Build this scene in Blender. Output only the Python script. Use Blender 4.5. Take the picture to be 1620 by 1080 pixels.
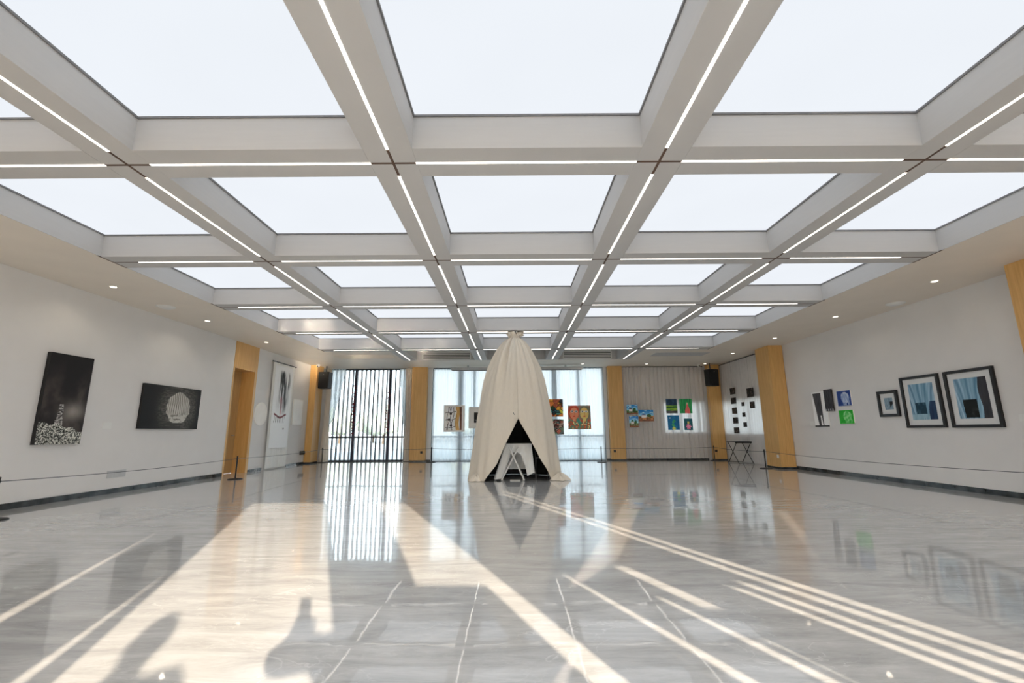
import bpy, bmesh, math, random
from mathutils import Vector, Matrix, noise as mnoise
import numpy as np

random.seed(7)
scene = bpy.context.scene
for o in list(bpy.data.objects):
    bpy.data.objects.remove(o)
COL = scene.collection
PI = math.pi

# ------------------------------------------------------------------ camera, world, sun, exposure
CAM_H, CEIL = 1.056, 3.456
cam_data = bpy.data.cameras.new('camera')
cam_data.sensor_width = 36.0
cam_data.lens = 717.0 / 1620.0 * 36.0
cam_data.clip_start = 0.02
cam = bpy.data.objects.new('camera', cam_data)
COL.objects.link(cam)
YAW, PITCH, ROLL = -0.001, 0.1961, -0.0061
cy, sy, cp, sp = math.cos(YAW), math.sin(YAW), math.cos(PITCH), math.sin(PITCH)
fwd = Vector((sy * cp, cy * cp, sp))
rgt = Vector((cy, -sy, 0))
up = rgt.cross(fwd)
r2 = math.cos(ROLL) * rgt + math.sin(ROLL) * up
u2 = -math.sin(ROLL) * rgt + math.cos(ROLL) * up
cam.matrix_world = Matrix(((r2.x, u2.x, -fwd.x, 0), (r2.y, u2.y, -fwd.y, 0), (r2.z, u2.z, -fwd.z, CAM_H), (0, 0, 0, 1)))
scene.camera = cam

world = bpy.data.worlds.new('sky')
scene.world = world
world.use_nodes = True
wn, wl = world.node_tree.nodes, world.node_tree.links
wn.clear()
w_out = wn.new('ShaderNodeOutputWorld')
w_bg = wn.new('ShaderNodeBackground')
w_tc = wn.new('ShaderNodeTexCoord')
w_sep = wn.new('ShaderNodeSeparateXYZ')
w_ramp = wn.new('ShaderNodeValToRGB')
w_ramp.color_ramp.elements[0].position = 0.0
w_ramp.color_ramp.elements[0].color = (0.93, 0.97, 1.0, 1)
w_ramp.color_ramp.elements[1].position = 0.8
w_ramp.color_ramp.elements[1].color = (0.60, 0.80, 1.0, 1)
w_bg.inputs['Strength'].default_value = 4.0
wl.new(w_tc.outputs['Generated'], w_sep.inputs[0])
wl.new(w_sep.outputs['Z'], w_ramp.inputs[0])
wl.new(w_ramp.outputs[0], w_bg.inputs['Color'])
wl.new(w_bg.outputs[0], w_out.inputs['Surface'])

SUN_DIR = Vector((-0.367, 0.881, -0.299)).normalized()
sun = bpy.data.lights.new('sun', 'SUN')
sun.energy = 14.5
sun.color = (1.0, 0.84, 0.66)
sun.angle = 0.0093
sun_o = bpy.data.objects.new('sun', sun)
COL.objects.link(sun_o)
sun_o.rotation_euler = SUN_DIR.to_track_quat('-Z', 'Y').to_euler()

scene.view_settings.view_transform = 'Standard'
scene.view_settings.look = 'None'
scene.view_settings.exposure = 0.0
scene.view_settings.gamma = 1.0
scene.view_settings.use_curve_mapping = False
cyc = scene.cycles
cyc.max_bounces = 10
cyc.diffuse_bounces = 5
cyc.glossy_bounces = 5
cyc.transmission_bounces = 6
cyc.transparent_max_bounces = 12
cyc.caustics_reflective = True
cyc.blur_glossy = 0.0
cyc.use_guiding = True          # finds the sunlight that the polished floor throws up at the ceiling
cyc.guiding_training_samples = 48
cyc.sample_clamp_indirect = 0.0

# ------------------------------------------------------------------ materials
def srgb(c):
    f = lambda v: v / 12.92 if v <= 0.04045 else ((v + 0.055) / 1.055) ** 2.4
    return tuple(f(v / 255.0) for v in c)

def new_mat(name):
    m = bpy.data.materials.new(name)
    m.use_nodes = True
    nt = m.node_tree
    bsdf = nt.nodes.get('Principled BSDF')
    return m, nt, bsdf

def plain(name, col, rough=0.6, metal=0.0, var=0.06, scale=6.0, spec=0.5, stretch=(1, 1, 1)):
    """painted / plastic / metal surface with a faint mottling of its own colour"""
    m, nt, b = new_mat(name)
    tc = nt.nodes.new('ShaderNodeTexCoord')
    mp = nt.nodes.new('ShaderNodeMapping')
    mp.inputs['Scale'].default_value = stretch
    nz = nt.nodes.new('ShaderNodeTexNoise')
    nz.inputs['Scale'].default_value = scale
    nz.inputs['Detail'].default_value = 4
    rp = nt.nodes.new('ShaderNodeValToRGB')
    rp.color_ramp.elements[0].position = 0.3
    rp.color_ramp.elements[1].position = 0.7
    rp.color_ramp.elements[0].color = tuple(v * (1 - var) for v in col) + (1,)
    rp.color_ramp.elements[1].color = tuple(min(1, v * (1 + var)) for v in col) + (1,)
    nt.links.new(tc.outputs['Object'], mp.inputs[0])
    nt.links.new(mp.outputs[0], nz.inputs['Vector'])
    nt.links.new(nz.outputs['Fac'], rp.inputs[0])
    nt.links.new(rp.outputs[0], b.inputs['Base Color'])
    b.inputs['Roughness'].default_value = rough
    b.inputs['Metallic'].default_value = metal
    b.inputs['Specular IOR Level'].default_value = spec
    return m

def emit(name, col, strength):
    m, nt, b = new_mat(name)
    b.inputs['Base Color'].default_value = tuple(col) + (1,)
    b.inputs['Emission Color'].default_value = tuple(col) + (1,)
    b.inputs['Emission Strength'].default_value = strength
    return m

def emit_only(name, col, strength):
    m, nt, b = new_mat(name)
    nt.nodes.remove(b)
    e = nt.nodes.new('ShaderNodeEmission')
    e.inputs['Color'].default_value = tuple(col) + (1,)
    e.inputs['Strength'].default_value = strength
    nz = nt.nodes.new('ShaderNodeTexNoise')
    nz.inputs['Scale'].default_value = 0.7
    rp = nt.nodes.new('ShaderNodeValToRGB')
    rp.color_ramp.elements[0].color = tuple(v * 0.96 for v in col) + (1,)
    rp.color_ramp.elements[1].color = tuple(min(1.2, v * 1.03) for v in col) + (1,)
    tc = nt.nodes.new('ShaderNodeTexCoord')
    nt.links.new(tc.outputs['Object'], nz.inputs['Vector'])
    nt.links.new(nz.outputs['Fac'], rp.inputs[0])
    nt.links.new(rp.outputs[0], e.inputs['Color'])
    nt.links.new(e.outputs[0], nt.nodes['Material Output'].inputs['Surface'])
    return m

def wood(name, c1, c2, rough=0.4, axis=(14, 14, 0.7)):
    m, nt, b = new_mat(name)
    tc = nt.nodes.new('ShaderNodeTexCoord')
    mp = nt.nodes.new('ShaderNodeMapping')
    mp.inputs['Scale'].default_value = axis
    nz = nt.nodes.new('ShaderNodeTexNoise')
    nz.inputs['Scale'].default_value = 2.2
    nz.inputs['Detail'].default_value = 6
    nz.inputs['Roughness'].default_value = 0.65
    rp = nt.nodes.new('ShaderNodeValToRGB')
    rp.color_ramp.elements[0].position = 0.3
    rp.color_ramp.elements[1].position = 0.72
    rp.color_ramp.elements[0].color = tuple(c1) + (1,)
    rp.color_ramp.elements[1].color = tuple(c2) + (1,)
    nt.links.new(tc.outputs['Object'], mp.inputs[0])
    nt.links.new(mp.outputs[0], nz.inputs['Vector'])
    nt.links.new(nz.outputs['Fac'], rp.inputs[0])
    nt.links.new(rp.outputs[0], b.inputs['Base Color'])
    b.inputs['Roughness'].default_value = rough
    return m

def fabric(name, col, translucency=0.3, transparency=0.0, rough=0.9, weave=90.0):
    """woven cloth: diffuse + translucent (+ see-through for sheers)"""
    m, nt, b = new_mat(name)
    nt.nodes.remove(b)
    out = nt.nodes['Material Output']
    tc = nt.nodes.new('ShaderNodeTexCoord')
    mp = nt.nodes.new('ShaderNodeMapping')
    mp.inputs['Scale'].default_value = (weave, weave, weave * 0.12)
    nz = nt.nodes.new('ShaderNodeTexNoise')
    nz.inputs['Scale'].default_value = 1.0
    rp = nt.nodes.new('ShaderNodeValToRGB')
    rp.color_ramp.elements[0].color = tuple(v * 0.93 for v in col) + (1,)
    rp.color_ramp.elements[1].color = tuple(min(1, v * 1.05) for v in col) + (1,)
    nt.links.new(tc.outputs['Object'], mp.inputs[0])
    nt.links.new(mp.outputs[0], nz.inputs['Vector'])
    nt.links.new(nz.outputs['Fac'], rp.inputs[0])
    d = nt.nodes.new('ShaderNodeBsdfDiffuse')
    t = nt.nodes.new('ShaderNodeBsdfTranslucent')
    mx = nt.nodes.new('ShaderNodeMixShader')
    mx.inputs[0].default_value = translucency
    nt.links.new(rp.outputs[0], d.inputs['Color'])
    nt.links.new(rp.outputs[0], t.inputs['Color'])
    nt.links.new(d.outputs[0], mx.inputs[1])
    nt.links.new(t.outputs[0], mx.inputs[2])
    last = mx
    if transparency > 0:
        tr = nt.nodes.new('ShaderNodeBsdfTransparent')
        m2 = nt.nodes.new('ShaderNodeMixShader')
        m2.inputs[0].default_value = transparency
        nt.links.new(mx.outputs[0], m2.inputs[1])
        nt.links.new(tr.outputs[0], m2.inputs[2])
        last = m2
    nt.links.new(last.outputs[0], out.inputs['Surface'])
    return m

def painted(name, rough=0.6):
    m, nt, b = new_mat(name)
    a = nt.nodes.new('ShaderNodeAttribute')
    a.attribute_name = 'Col'
    nt.links.new(a.outputs['Color'], b.inputs['Base Color'])
    b.inputs['Roughness'].default_value = rough
    b.inputs['Specular IOR Level'].default_value = 0.3
    return m

def glass(name):
    m, nt, b = new_mat(name)
    nt.nodes.remove(b)
    out = nt.nodes['Material Output']
    tr = nt.nodes.new('ShaderNodeBsdfTransparent')
    tr.inputs[0].default_value = (0.95, 0.98, 0.98, 1)
    gl = nt.nodes.new('ShaderNodeBsdfGlossy')
    gl.inputs['Roughness'].default_value = 0.02
    fr = nt.nodes.new('ShaderNodeFresnel')
    fr.inputs['IOR'].default_value = 1.45
    mx = nt.nodes.new('ShaderNodeMixShader')
    nt.links.new(fr.outputs[0], mx.inputs[0])
    nt.links.new(tr.outputs[0], mx.inputs[1])
    nt.links.new(gl.outputs[0], mx.inputs[2])
    nt.links.new(mx.outputs[0], out.inputs['Surface'])
    return m

def marble_floor():
    m, nt, b = new_mat('polished_grey_marble')
    N, L = nt.nodes.new, nt.links.new
    tc = N('ShaderNodeTexCoord')
    mp = N('ShaderNodeMapping')
    mp.inputs['Scale'].default_value = (0.5, 2.6, 1)
    mp.inputs['Rotation'].default_value = (0, 0, 0.12)
    L(tc.outputs['Object'], mp.inputs[0])
    n1 = N('ShaderNodeTexNoise'); n1.inputs['Scale'].default_value = 2.6; n1.inputs['Detail'].default_value = 12; n1.inputs['Roughness'].default_value = 0.74
    n1.inputs['Distortion'].default_value = 0.6
    L(mp.outputs[0], n1.inputs['Vector'])
    base = N('ShaderNodeValToRGB')
    e = base.color_ramp.elements
    e[0].position, e[1].position = 0.3, 0.74
    e[0].color = (0.40, 0.40, 0.393, 1)
    e[1].color = (0.75, 0.748, 0.735, 1)
    L(n1.outputs['Fac'], base.inputs[0])
    # white veins: thin ridges where a warped noise crosses its middle
    mp2 = N('ShaderNodeMapping'); mp2.inputs['Scale'].default_value = (0.55, 1.1, 1); mp2.inputs['Rotation'].default_value = (0, 0, 0.5)
    L(tc.outputs['Object'], mp2.inputs[0])
    n2 = N('ShaderNodeTexNoise'); n2.inputs['Scale'].default_value = 1.5; n2.inputs['Detail'].default_value = 6; n2.inputs['Roughness'].default_value = 0.55; n2.inputs['Distortion'].default_value = 1.4
    L(mp2.outputs[0], n2.inputs['Vector'])
    sub = N('ShaderNodeMath'); sub.operation = 'SUBTRACT'; sub.inputs[1].default_value = 0.5
    ab = N('ShaderNodeMath'); ab.operation = 'ABSOLUTE'
    L(n2.outputs['Fac'], sub.inputs[0]); L(sub.outputs[0], ab.inputs[0])
    vr = N('ShaderNodeValToRGB')
    v = vr.color_ramp.elements
    v[0].position, v[1].position = 0.0, 0.005
    v[0].color, v[1].color = (1, 1, 1, 1), (0, 0, 0, 1)
    L(ab.outputs[0], vr.inputs[0])
    n3 = N('ShaderNodeTexNoise'); n3.inputs['Scale'].default_value = 1.1; n3.inputs['Detail'].default_value = 3
    L(tc.outputs['Object'], n3.inputs['Vector'])
    r3 = N('ShaderNodeValToRGB'); r3.color_ramp.elements[0].position = 0.45; r3.color_ramp.elements[1].position = 0.68
    L(n3.outputs['Fac'], r3.inputs[0])
    mul = N('ShaderNodeMath'); mul.operation = 'MULTIPLY'
    L(vr.outputs[0], mul.inputs[0]); L(r3.outputs[0], mul.inputs[1])
    mul2 = N('ShaderNodeMath'); mul2.operation = 'MULTIPLY'; mul2.inputs[1].default_value = 0.6
    L(mul.outputs[0], mul2.inputs[0])
    mp5 = N('ShaderNodeMapping'); mp5.inputs['Scale'].default_value = (0.7, 1.5, 1); mp5.inputs['Rotation'].default_value = (0, 0, -0.45)
    L(tc.outputs['Object'], mp5.inputs[0])
    n5 = N('ShaderNodeTexNoise'); n5.inputs['Scale'].default_value = 2.6; n5.inputs['Detail'].default_value = 5; n5.inputs['Distortion'].default_value = 1.0
    L(mp5.outputs[0], n5.inputs['Vector'])
    sub5 = N('ShaderNodeMath'); sub5.operation = 'SUBTRACT'; sub5.inputs[1].default_value = 0.48
    ab5 = N('ShaderNodeMath'); ab5.operation = 'ABSOLUTE'
    L(n5.outputs['Fac'], sub5.inputs[0]); L(sub5.outputs[0], ab5.inputs[0])
    vr5 = N('ShaderNodeValToRGB')
    vr5.color_ramp.elements[0].color, vr5.color_ramp.elements[1].color = (0.55, 0.55, 0.55, 1), (0, 0, 0, 1)
    vr5.color_ramp.elements[1].position = 0.008
    L(ab5.outputs[0], vr5.inputs[0])
    r5 = N('ShaderNodeValToRGB'); r5.color_ramp.elements[0].position = 0.5; r5.color_ramp.elements[1].position = 0.62
    L(n2.outputs['Fac'], r5.inputs[0])
    m5 = N('ShaderNodeMath'); m5.operation = 'MULTIPLY'
    L(vr5.outputs[0], m5.inputs[0]); L(r5.outputs[0], m5.inputs[1])
    mx5 = N('ShaderNodeMath'); mx5.operation = 'MAXIMUM'
    L(mul2.outputs[0], mx5.inputs[0]); L(m5.outputs[0], mx5.inputs[1])
    mul2 = mx5
    mix = N('ShaderNodeMix'); mix.data_type = 'RGBA'
    L(mul2.outputs[0], mix.inputs[0]); L(base.outputs[0], mix.inputs[6])
    mix.inputs[7].default_value = (0.85, 0.85, 0.83, 1)
    L(mix.outputs[2], b.inputs['Base Color'])
    b.inputs['Roughness'].default_value = 0.17
    b.inputs['IOR'].default_value = 1.38
    b.inputs['Coat Weight'].default_value = 0.75
    b.inputs['Coat Roughness'].default_value = 0.03
    b.inputs['Coat IOR'].default_value = 1.52
    # the slabs are not dead flat: reflections of the light strips wobble
    n4 = N('ShaderNodeTexNoise'); n4.inputs['Scale'].default_value = 2.2; n4.inputs['Detail'].default_value = 3
    L(tc.outputs['Object'], n4.inputs['Vector'])
    bp = N('ShaderNodeBump'); bp.inputs['Strength'].default_value = 1.0; bp.inputs['Distance'].default_value = 0.0014
    L(n4.outputs['Fac'], bp.inputs['Height']); L(bp.outputs[0], b.inputs['Normal']); L(bp.outputs[0], b.inputs['Coat Normal'])
    return m

M = {
    'floor': marble_floor(),
    'wall': plain('warm_grey_wall_paint', (0.745, 0.735, 0.725), 0.75, var=0.02, scale=2, spec=0.25),
    'beam': plain('off_white_beam_paint', (0.545, 0.54, 0.535), 0.6, var=0.015, scale=3, spec=0.2, stretch=(1, 1, 14)),
    'soffit': plain('cream_soffit_paint', (0.80, 0.735, 0.65), 0.65, var=0.02, scale=2, spec=0.25),
    'wood': wood('oak_veneer', (0.60, 0.335, 0.105), (0.76, 0.47, 0.18), 0.38),
    'wood_door': wood('oak_door_veneer', (0.42, 0.25, 0.10), (0.55, 0.35, 0.15), 0.4),
    'base': plain('dark_marble_baseboard', (0.035, 0.04, 0.042), 0.12, var=0.75, scale=5),
    'dark_metal': plain('dark_grey_metal', (0.045, 0.055, 0.07), 0.4, var=0.1),
    'black': plain('black_plastic', (0.012, 0.012, 0.013), 0.45, var=0.2),
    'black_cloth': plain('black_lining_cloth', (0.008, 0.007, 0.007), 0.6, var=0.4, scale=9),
    'groove': plain('brown_joint', (0.10, 0.055, 0.035), 0.6),
    'gasket': plain('grey_panel_edge', (0.20, 0.20, 0.205), 0.6),
    'panel': emit_only('luminous_ceiling_membrane', (0.865, 0.905, 0.96), 1.0),
    'led': emit('warm_white_led_diffuser', (1.0, 0.93, 0.84), 4.0),
    'lamp': emit('warm_downlight_lens', (1.0, 0.86, 0.66), 4.0),
    'white': plain('white_enamel', (0.78, 0.78, 0.76), 0.4, var=0.02),
    'offwhite': plain('white_paper', (0.92, 0.90, 0.86), 0.8, var=0.03),
    'grey_metal': plain('grey_metal', (0.33, 0.33, 0.33), 0.4, metal=0.6),
    'vent': plain('vent_grey_paint', (0.52, 0.53, 0.54), 0.5),
    'vent_dark': plain('vent_shadow_gap', (0.14, 0.145, 0.15), 0.7),
    'sheer': fabric('white_sheer', (0.86, 0.92, 0.95), 0.62, 0.13),
    'net': fabric('grey_white_net_curtain', (0.88, 0.86, 0.84), 0.42, 0.06),
    'drape': fabric('beige_drape', (0.85, 0.78, 0.70), 0.2, 0.0),
    'back_drape': fabric('cream_back_drape', (0.80, 0.75, 0.68), 0.5, 0.0),
    'canvas_tent': fabric('unbleached_canvas', (0.80, 0.735, 0.63), 0.10, 0.0, weave=60),
    'tablecloth': fabric('white_cotton', (0.92, 0.93, 0.91), 0.12, 0.0),
    'glass': glass('clear_glass'),
    'paint': painted('art_print'),
    'mat': plain('mat_board', (0.72, 0.73, 0.73), 0.8, var=0.02),
    'frame_black': plain('black_frame_wood', (0.01, 0.009, 0.009), 0.35, var=0.2),
    'terrace': plain('pale_concrete', (0.50, 0.49, 0.47), 0.8, var=0.08, scale=0.6),
    'leaf': plain('pale_foliage', (0.55, 0.60, 0.50), 0.8, var=0.3, scale=2),
    'bark': plain('bark', (0.15, 0.11, 0.08), 0.9, var=0.3),
    'red': plain('red_thread', (0.20, 0.025, 0.045), 0.7, var=0.4, scale=30),
    'navy': plain('navy_mullion_paint', (0.03, 0.035, 0.07), 0.4),
    'skin': plain('skin', (0.50, 0.33, 0.25), 0.55, var=0.05),
    'cloth_dark': plain('dark_jacket_cloth', (0.06, 0.065, 0.08), 0.85, var=0.2),
    'hair': plain('dark_hair', (0.02, 0.016, 0.013), 0.5, var=0.3, scale=40),
}

# ------------------------------------------------------------------ mesh helpers
class MB:
    def __init__(self):
        self.v, self.f = [], []

    def quad(self, *p):
        n = len(self.v)
        self.v += [tuple(q) for q in p]
        self.f.append(tuple(range(n, n + len(p))))
        return self

    def box(self, x0, y0, z0, x1, y1, z1):
        n = len(self.v)
        x0, x1 = min(x0, x1), max(x0, x1); y0, y1 = min(y0, y1), max(y0, y1); z0, z1 = min(z0, z1), max(z0, z1)
        self.v += [(x0, y0, z0), (x1, y0, z0), (x1, y1, z0), (x0, y1, z0), (x0, y0, z1), (x1, y0, z1), (x1, y1, z1), (x0, y1, z1)]
        for f in ((0, 3, 2, 1), (4, 5, 6, 7), (0, 1, 5, 4), (1, 2, 6, 5), (2, 3, 7, 6), (3, 0, 4, 7)):
            self.f.append(tuple(n + i for i in f))
        return self

    def prism_xz(self, poly, y0, y1):
        """polygon in x,z (counter-clockwise seen from -y) extruded along y"""
        n, k = len(self.v), len(poly)
        self.v += [(x, y0, z) for x, z in poly] + [(x, y1, z) for x, z in poly]
        self.f.append(tuple(n + i for i in range(k)))
        self.f.append(tuple(n + k + i for i in reversed(range(k))))
        for i in range(k):
            j = (i + 1) % k
            self.f.append((n + j, n + i, n + k + i, n + k + j))
        return self

    def tube(self, pts, r, seg=8, cap=True):
        pts = [Vector(p) for p in pts]
        n0 = len(self.v)
        rs = r if isinstance(r, (list, tuple)) else [r] * len(pts)
        for i, p in enumerate(pts):
            a = pts[max(0, i - 1)]; b = pts[min(len(pts) - 1, i + 1)]
            d = (b - a).normalized()
            s = d.cross(Vector((0, 0, 1)))
            if s.length < 1e-4:
                s = d.cross(Vector((1, 0, 0)))
            s.normalize(); t = s.cross(d)
            for k in range(seg):
                w = 2 * PI * k / seg
                self.v.append(tuple(p + (s * math.cos(w) + t * math.sin(w)) * rs[i]))
        for i in range(len(pts) - 1):
            for k in range(seg):
                a = n0 + i * seg + k; b = n0 + i * seg + (k + 1) % seg
                self.f.append((a, b, b + seg, a + seg))
        if cap:
            self.f.append(tuple(n0 + k for k in reversed(range(seg))))
            m = n0 + (len(pts) - 1) * seg
            self.f.append(tuple(m + k for k in range(seg)))
        return self

    def lathe(self, prof, cx=0, cy=0, seg=24):
        n0 = len(self.v)
        for r, z in prof:
            for k in range(seg):
                w = 2 * PI * k / seg
                self.v.append((cx + r * math.cos(w), cy + r * math.sin(w), z))
        for i in range(len(prof) - 1):
            for k in range(seg):
                a = n0 + i * seg + k; b = n0 + i * seg + (k + 1) % seg
                self.f.append((a, b, b + seg, a + seg))
        self.f.append(tuple(n0 + k for k in reversed(range(seg))))
        m = n0 + (len(prof) - 1) * seg
        self.f.append(tuple(m + k for k in range(seg)))
        return self

    def grid(self, nx, ny, fn, closed=False):
        n0 = len(self.v)
        for j in range(ny + 1):
            for i in range(nx + 1):
                self.v.append(tuple(fn(i / nx, j / ny)))
        w = nx + 1
        for j in range(ny):
            for i in range(nx):
                a = n0 + j * w + i
                self.f.append((a, a + 1, a + 1 + w, a + w))
        return self

    def build(self, name, mat, parent=None, smooth=False, loc=None, rz=0.0, bevel=0.0, solid=0.0):
        me = bpy.data.meshes.new(name)
        me.from_pydata(self.v, [], self.f)
        me.update()
        if isinstance(mat, (list, tuple)):
            for m in mat:
                me.materials.append(m)
        else:
            me.materials.append(mat)
        if smooth:
            for p in me.polygons:
                p.use_smooth = True
        o = bpy.data.objects.new(name, me)
        COL.objects.link(o)
        if parent is not None:
            o.parent = parent
        if loc is not None:
            o.location = loc
        if rz:
            o.rotation_euler = (0, 0, rz)
        if bevel:
            b = o.modifiers.new('bevel', 'BEVEL'); b.width = bevel; b.segments = 2; b.limit_method = 'ANGLE'
        if solid:
            s = o.modifiers.new('solid', 'SOLIDIFY'); s.thickness = solid; s.offset = 0
        return o

def tag(o, label=None, cat=None, group=None, kind=None):
    if label: o['label'] = label
    if cat: o['category'] = cat
    if group: o['group'] = group
    if kind: o['kind'] = kind
    return o

def empty(name, loc=(0, 0, 0), rz=0.0):
    o = bpy.data.objects.new(name, None)
    COL.objects.link(o)
    o.empty_display_size = 0.1
    o.location = loc
    o.rotation_euler = (0, 0, rz)
    return o

def copy_tree(o, parent=None):
    c = o.copy(); COL.objects.link(c)
    c.parent = parent
    for ch in list(o.children):
        copy_tree(ch, c)
    return c

def struct(o, label=None):
    o['kind'] = 'structure'
    if label: o['label'] = label
    return o

XL, XR, YF, YB = -7.30, 7.80, 17.05, -0.90
GX = [-5.673, -3.484, -1.071, 1.342, 3.756, 5.885]
GY = [1.340, 3.721, 6.103, 8.485, 10.866, 13.248]
HB = 0.215           # half a beam's width
YE = 15.28           # far end of the coffered field
REC = 0.33           # depth of the coffers
ROOF = CEIL + REC

# ------------------------------------------------------------------ floor
struct(MB().box(-8.4, -1.1, -0.12, 8.4, 17.6, 0.0).build('floor', M['floor']), 'polished grey veined marble floor mirroring the windows')
struct(MB().box(-60, -60, -0.3, 60, 90, -0.16).build('ground', M['terrace']), 'pale concrete ground outside the windows')

# ------------------------------------------------------------------ ceiling: soffits, beams, luminous panels, strips
sof = MB()
sof.box(XL - 0.3, YB - 0.1, CEIL, GX[0], 17.6, ROOF + 0.1)
sof.box(GX[5], YB - 0.1, CEIL, XR + 0.3, 17.6, ROOF + 0.1)
sof.box(GX[0], YE, CEIL, GX[5], 17.6, ROOF + 0.1)
sof.box(GX[0], GY[5] + HB, CEIL, GX[1] - HB, YE, ROOF + 0.1)
sof.box(GX[4] + HB, GY[5] + HB, CEIL, GX[5], YE, ROOF + 0.1)
sof.box(GX[0], YB - 0.1, ROOF + 0.02, GX[5], YE, ROOF + 0.1)
ceiling = struct(sof.build('ceiling', M['soffit']), 'cream plaster ceiling with deep white coffers and light strips')
Y0 = YB - 0.1
for i in range(1, 5):
    b = MB().box(GX[i] - HB, Y0, CEIL - 0.004, GX[i] + HB, YE, ROOF + 0.02).build('beam', M['beam'], ceiling, bevel=0.004)
    ys = [Y0 - 0.2] + GY + [YE + 0.1]
    for a, c in zip(ys[:-1], ys[1:]):
        y1, y2 = a + 0.205, c - 0.205
        MB().box(GX[i] - 0.012, y1, CEIL - 0.007, GX[i] + 0.012, y2, CEIL - 0.001).build('led_strip', M['led'], b)
    for y in GY:
        MB().box(GX[i] - 0.012, y - 0.205, CEIL - 0.006, GX[i] + 0.012, y + 0.205, CEIL - 0.001).build('joint_groove', M['groove'], b)
for y in GY:
    for i in range(5):
        xa = GX[i] + (HB if i else 0); xb = GX[i + 1] - (HB if i < 4 else 0)
        b = MB().box(xa, y - HB, CEIL - 0.004, xb, y + HB, ROOF + 0.02).build('beam', M['beam'], ceiling)
        la = GX[i] + (0.205 if i else 0.36); lb = GX[i + 1] - (0.205 if i < 4 else 0.36)
        MB().box(la, y - 0.012, CEIL - 0.007, lb, y + 0.012, CEIL - 0.001).build('led_strip', M['led'], b)
        if i:
            MB().box(GX[i] - 0.205, y - 0.012, CEIL - 0.0058, GX[i] + 0.205, y + 0.012, CEIL - 0.001).build('joint_groove', M['groove'], b)
        if i == 0:
            MB().box(xa, y - 0.01, CEIL - 0.006, la, y + 0.01, CEIL - 0.001).build('joint_groove', M['groove'], b)
            MB().box(xa - 0.012, y - 0.26, CEIL - 0.005, xa + 0.012, y + 0.22, CEIL - 0.001).build('joint_groove', M['groove'], b)
        if i == 4:
            MB().box(lb, y - 0.01, CEIL - 0.006, xb, y + 0.01, CEIL - 0.001).build('joint_groove', M['groove'], b)
            MB().box(xb - 0.012, y - 0.26, CEIL - 0.005, xb + 0.012, y + 0.22, CEIL - 0.001).build('joint_groove', M['groove'], b)
# lining of the outer coffer sides and of the far end, in beam paint
for xa, xb in ((GX[0] - 0.002, GX[0] + 0.006), (GX[5] - 0.006, GX[5] + 0.002)):
    MB().box(xa, Y0, CEIL - 0.002, xb, GY[5] + HB, ROOF + 0.02).build('coffer_side', M['beam'], ceiling)
MB().box(GX[1] + HB, YE - 0.006, CEIL - 0.002, GX[4] - HB, YE + 0.002, ROOF + 0.02).build('coffer_side', M['beam'], ceiling)

row_names = ['directly over the viewer', 'in the nearest full row', 'in the second row from the viewer', 'in the third row from the viewer',
             'in the fourth row from the viewer', 'in the fifth row, farthest from the viewer']
col_names = ['along the left wall', 'second from the left', 'in the middle column', 'second from the right', 'along the right wall']
ys = [Y0 - HB + 0.2] + GY
for r in range(6):
    for c in range(5):
        xa = GX[c] + (HB if c else 0.006); xb = GX[c + 1] - (HB if c < 4 else 0.006)
        ya, yb = ys[r] + (HB if r else 0), ys[r + 1] - HB
        t = empty('ceiling_light', ((xa + xb) / 2, (ya + yb) / 2, ROOF))
        tag(t, 'luminous white ceiling panel %s, %s' % (row_names[r], col_names[c]), 'ceiling light', 'luminous ceiling panels')
        w, d = (xb - xa) / 2, (yb - ya) / 2
        MB().box(-w, -d, -0.012, w, d, 0.0).build('diffuser', M['panel'], t)
        fr = MB()
        g = 0.014
        fr.box(-w, -d, -0.03, -w + g, d, -0.012).box(w - g, -d, -0.03, w, d, -0.012).box(-w + g, -d, -0.03, w - g, -d + g, -0.012).box(-w + g, d - g, -0.03, w - g, d, -0.012)
        fr.build('edge_trim', M['gasket'], t)

# ------------------------------------------------------------------ walls
DY0, DY1, DZ = 11.80, 12.74, 2.75
wl_ = MB()
wl_.box(XL - 0.25, YB - 0.2, 0, XL, DY0 - 0.05, CEIL)
wl_.box(XL - 0.25, DY1 + 0.11, 0, XL, 17.6, CEIL)
wall_left = struct(wl_.build('wall_left', M['wall']), 'warm grey painted wall on the left')
wr_ = MB()
wr_.box(XR, YB - 0.2, 0, XR + 0.25, 14.1, CEIL)
wr_.box(XR, 14.1, 0, XR + 0.25, 17.6, 0.95)
wr_.box(XR, 14.1, 2.06, XR + 0.25, 17.6, CEIL)
wr_.box(XR, 16.9, 0.95, XR + 0.25, 17.6, 2.06)
wall_right = struct(wr_.build('wall_right', M['wall']), 'warm grey painted wall on the right')
wf_ = MB()
wf_.box(XL - 0.25, 17.2, 0, -6.98, 17.5, CEIL)
wf_.box(-4.05, 17.2, 0, -3.05, 17.5, CEIL)
wf_.box(3.45, 17.2, 0, 5.62, 17.5, CEIL)
wf_.box(5.62, 17.2, 0, 7.2, 17.5, 1.0)
wf_.box(5.62, 17.2, 2.1, 7.2, 17.5, CEIL)
wf_.box(7.2, 17.2, 0, XR + 0.25, 17.5, CEIL)
wall_far = struct(wf_.build('wall_far', M['wall']), 'far wall between the tall windows')

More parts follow.
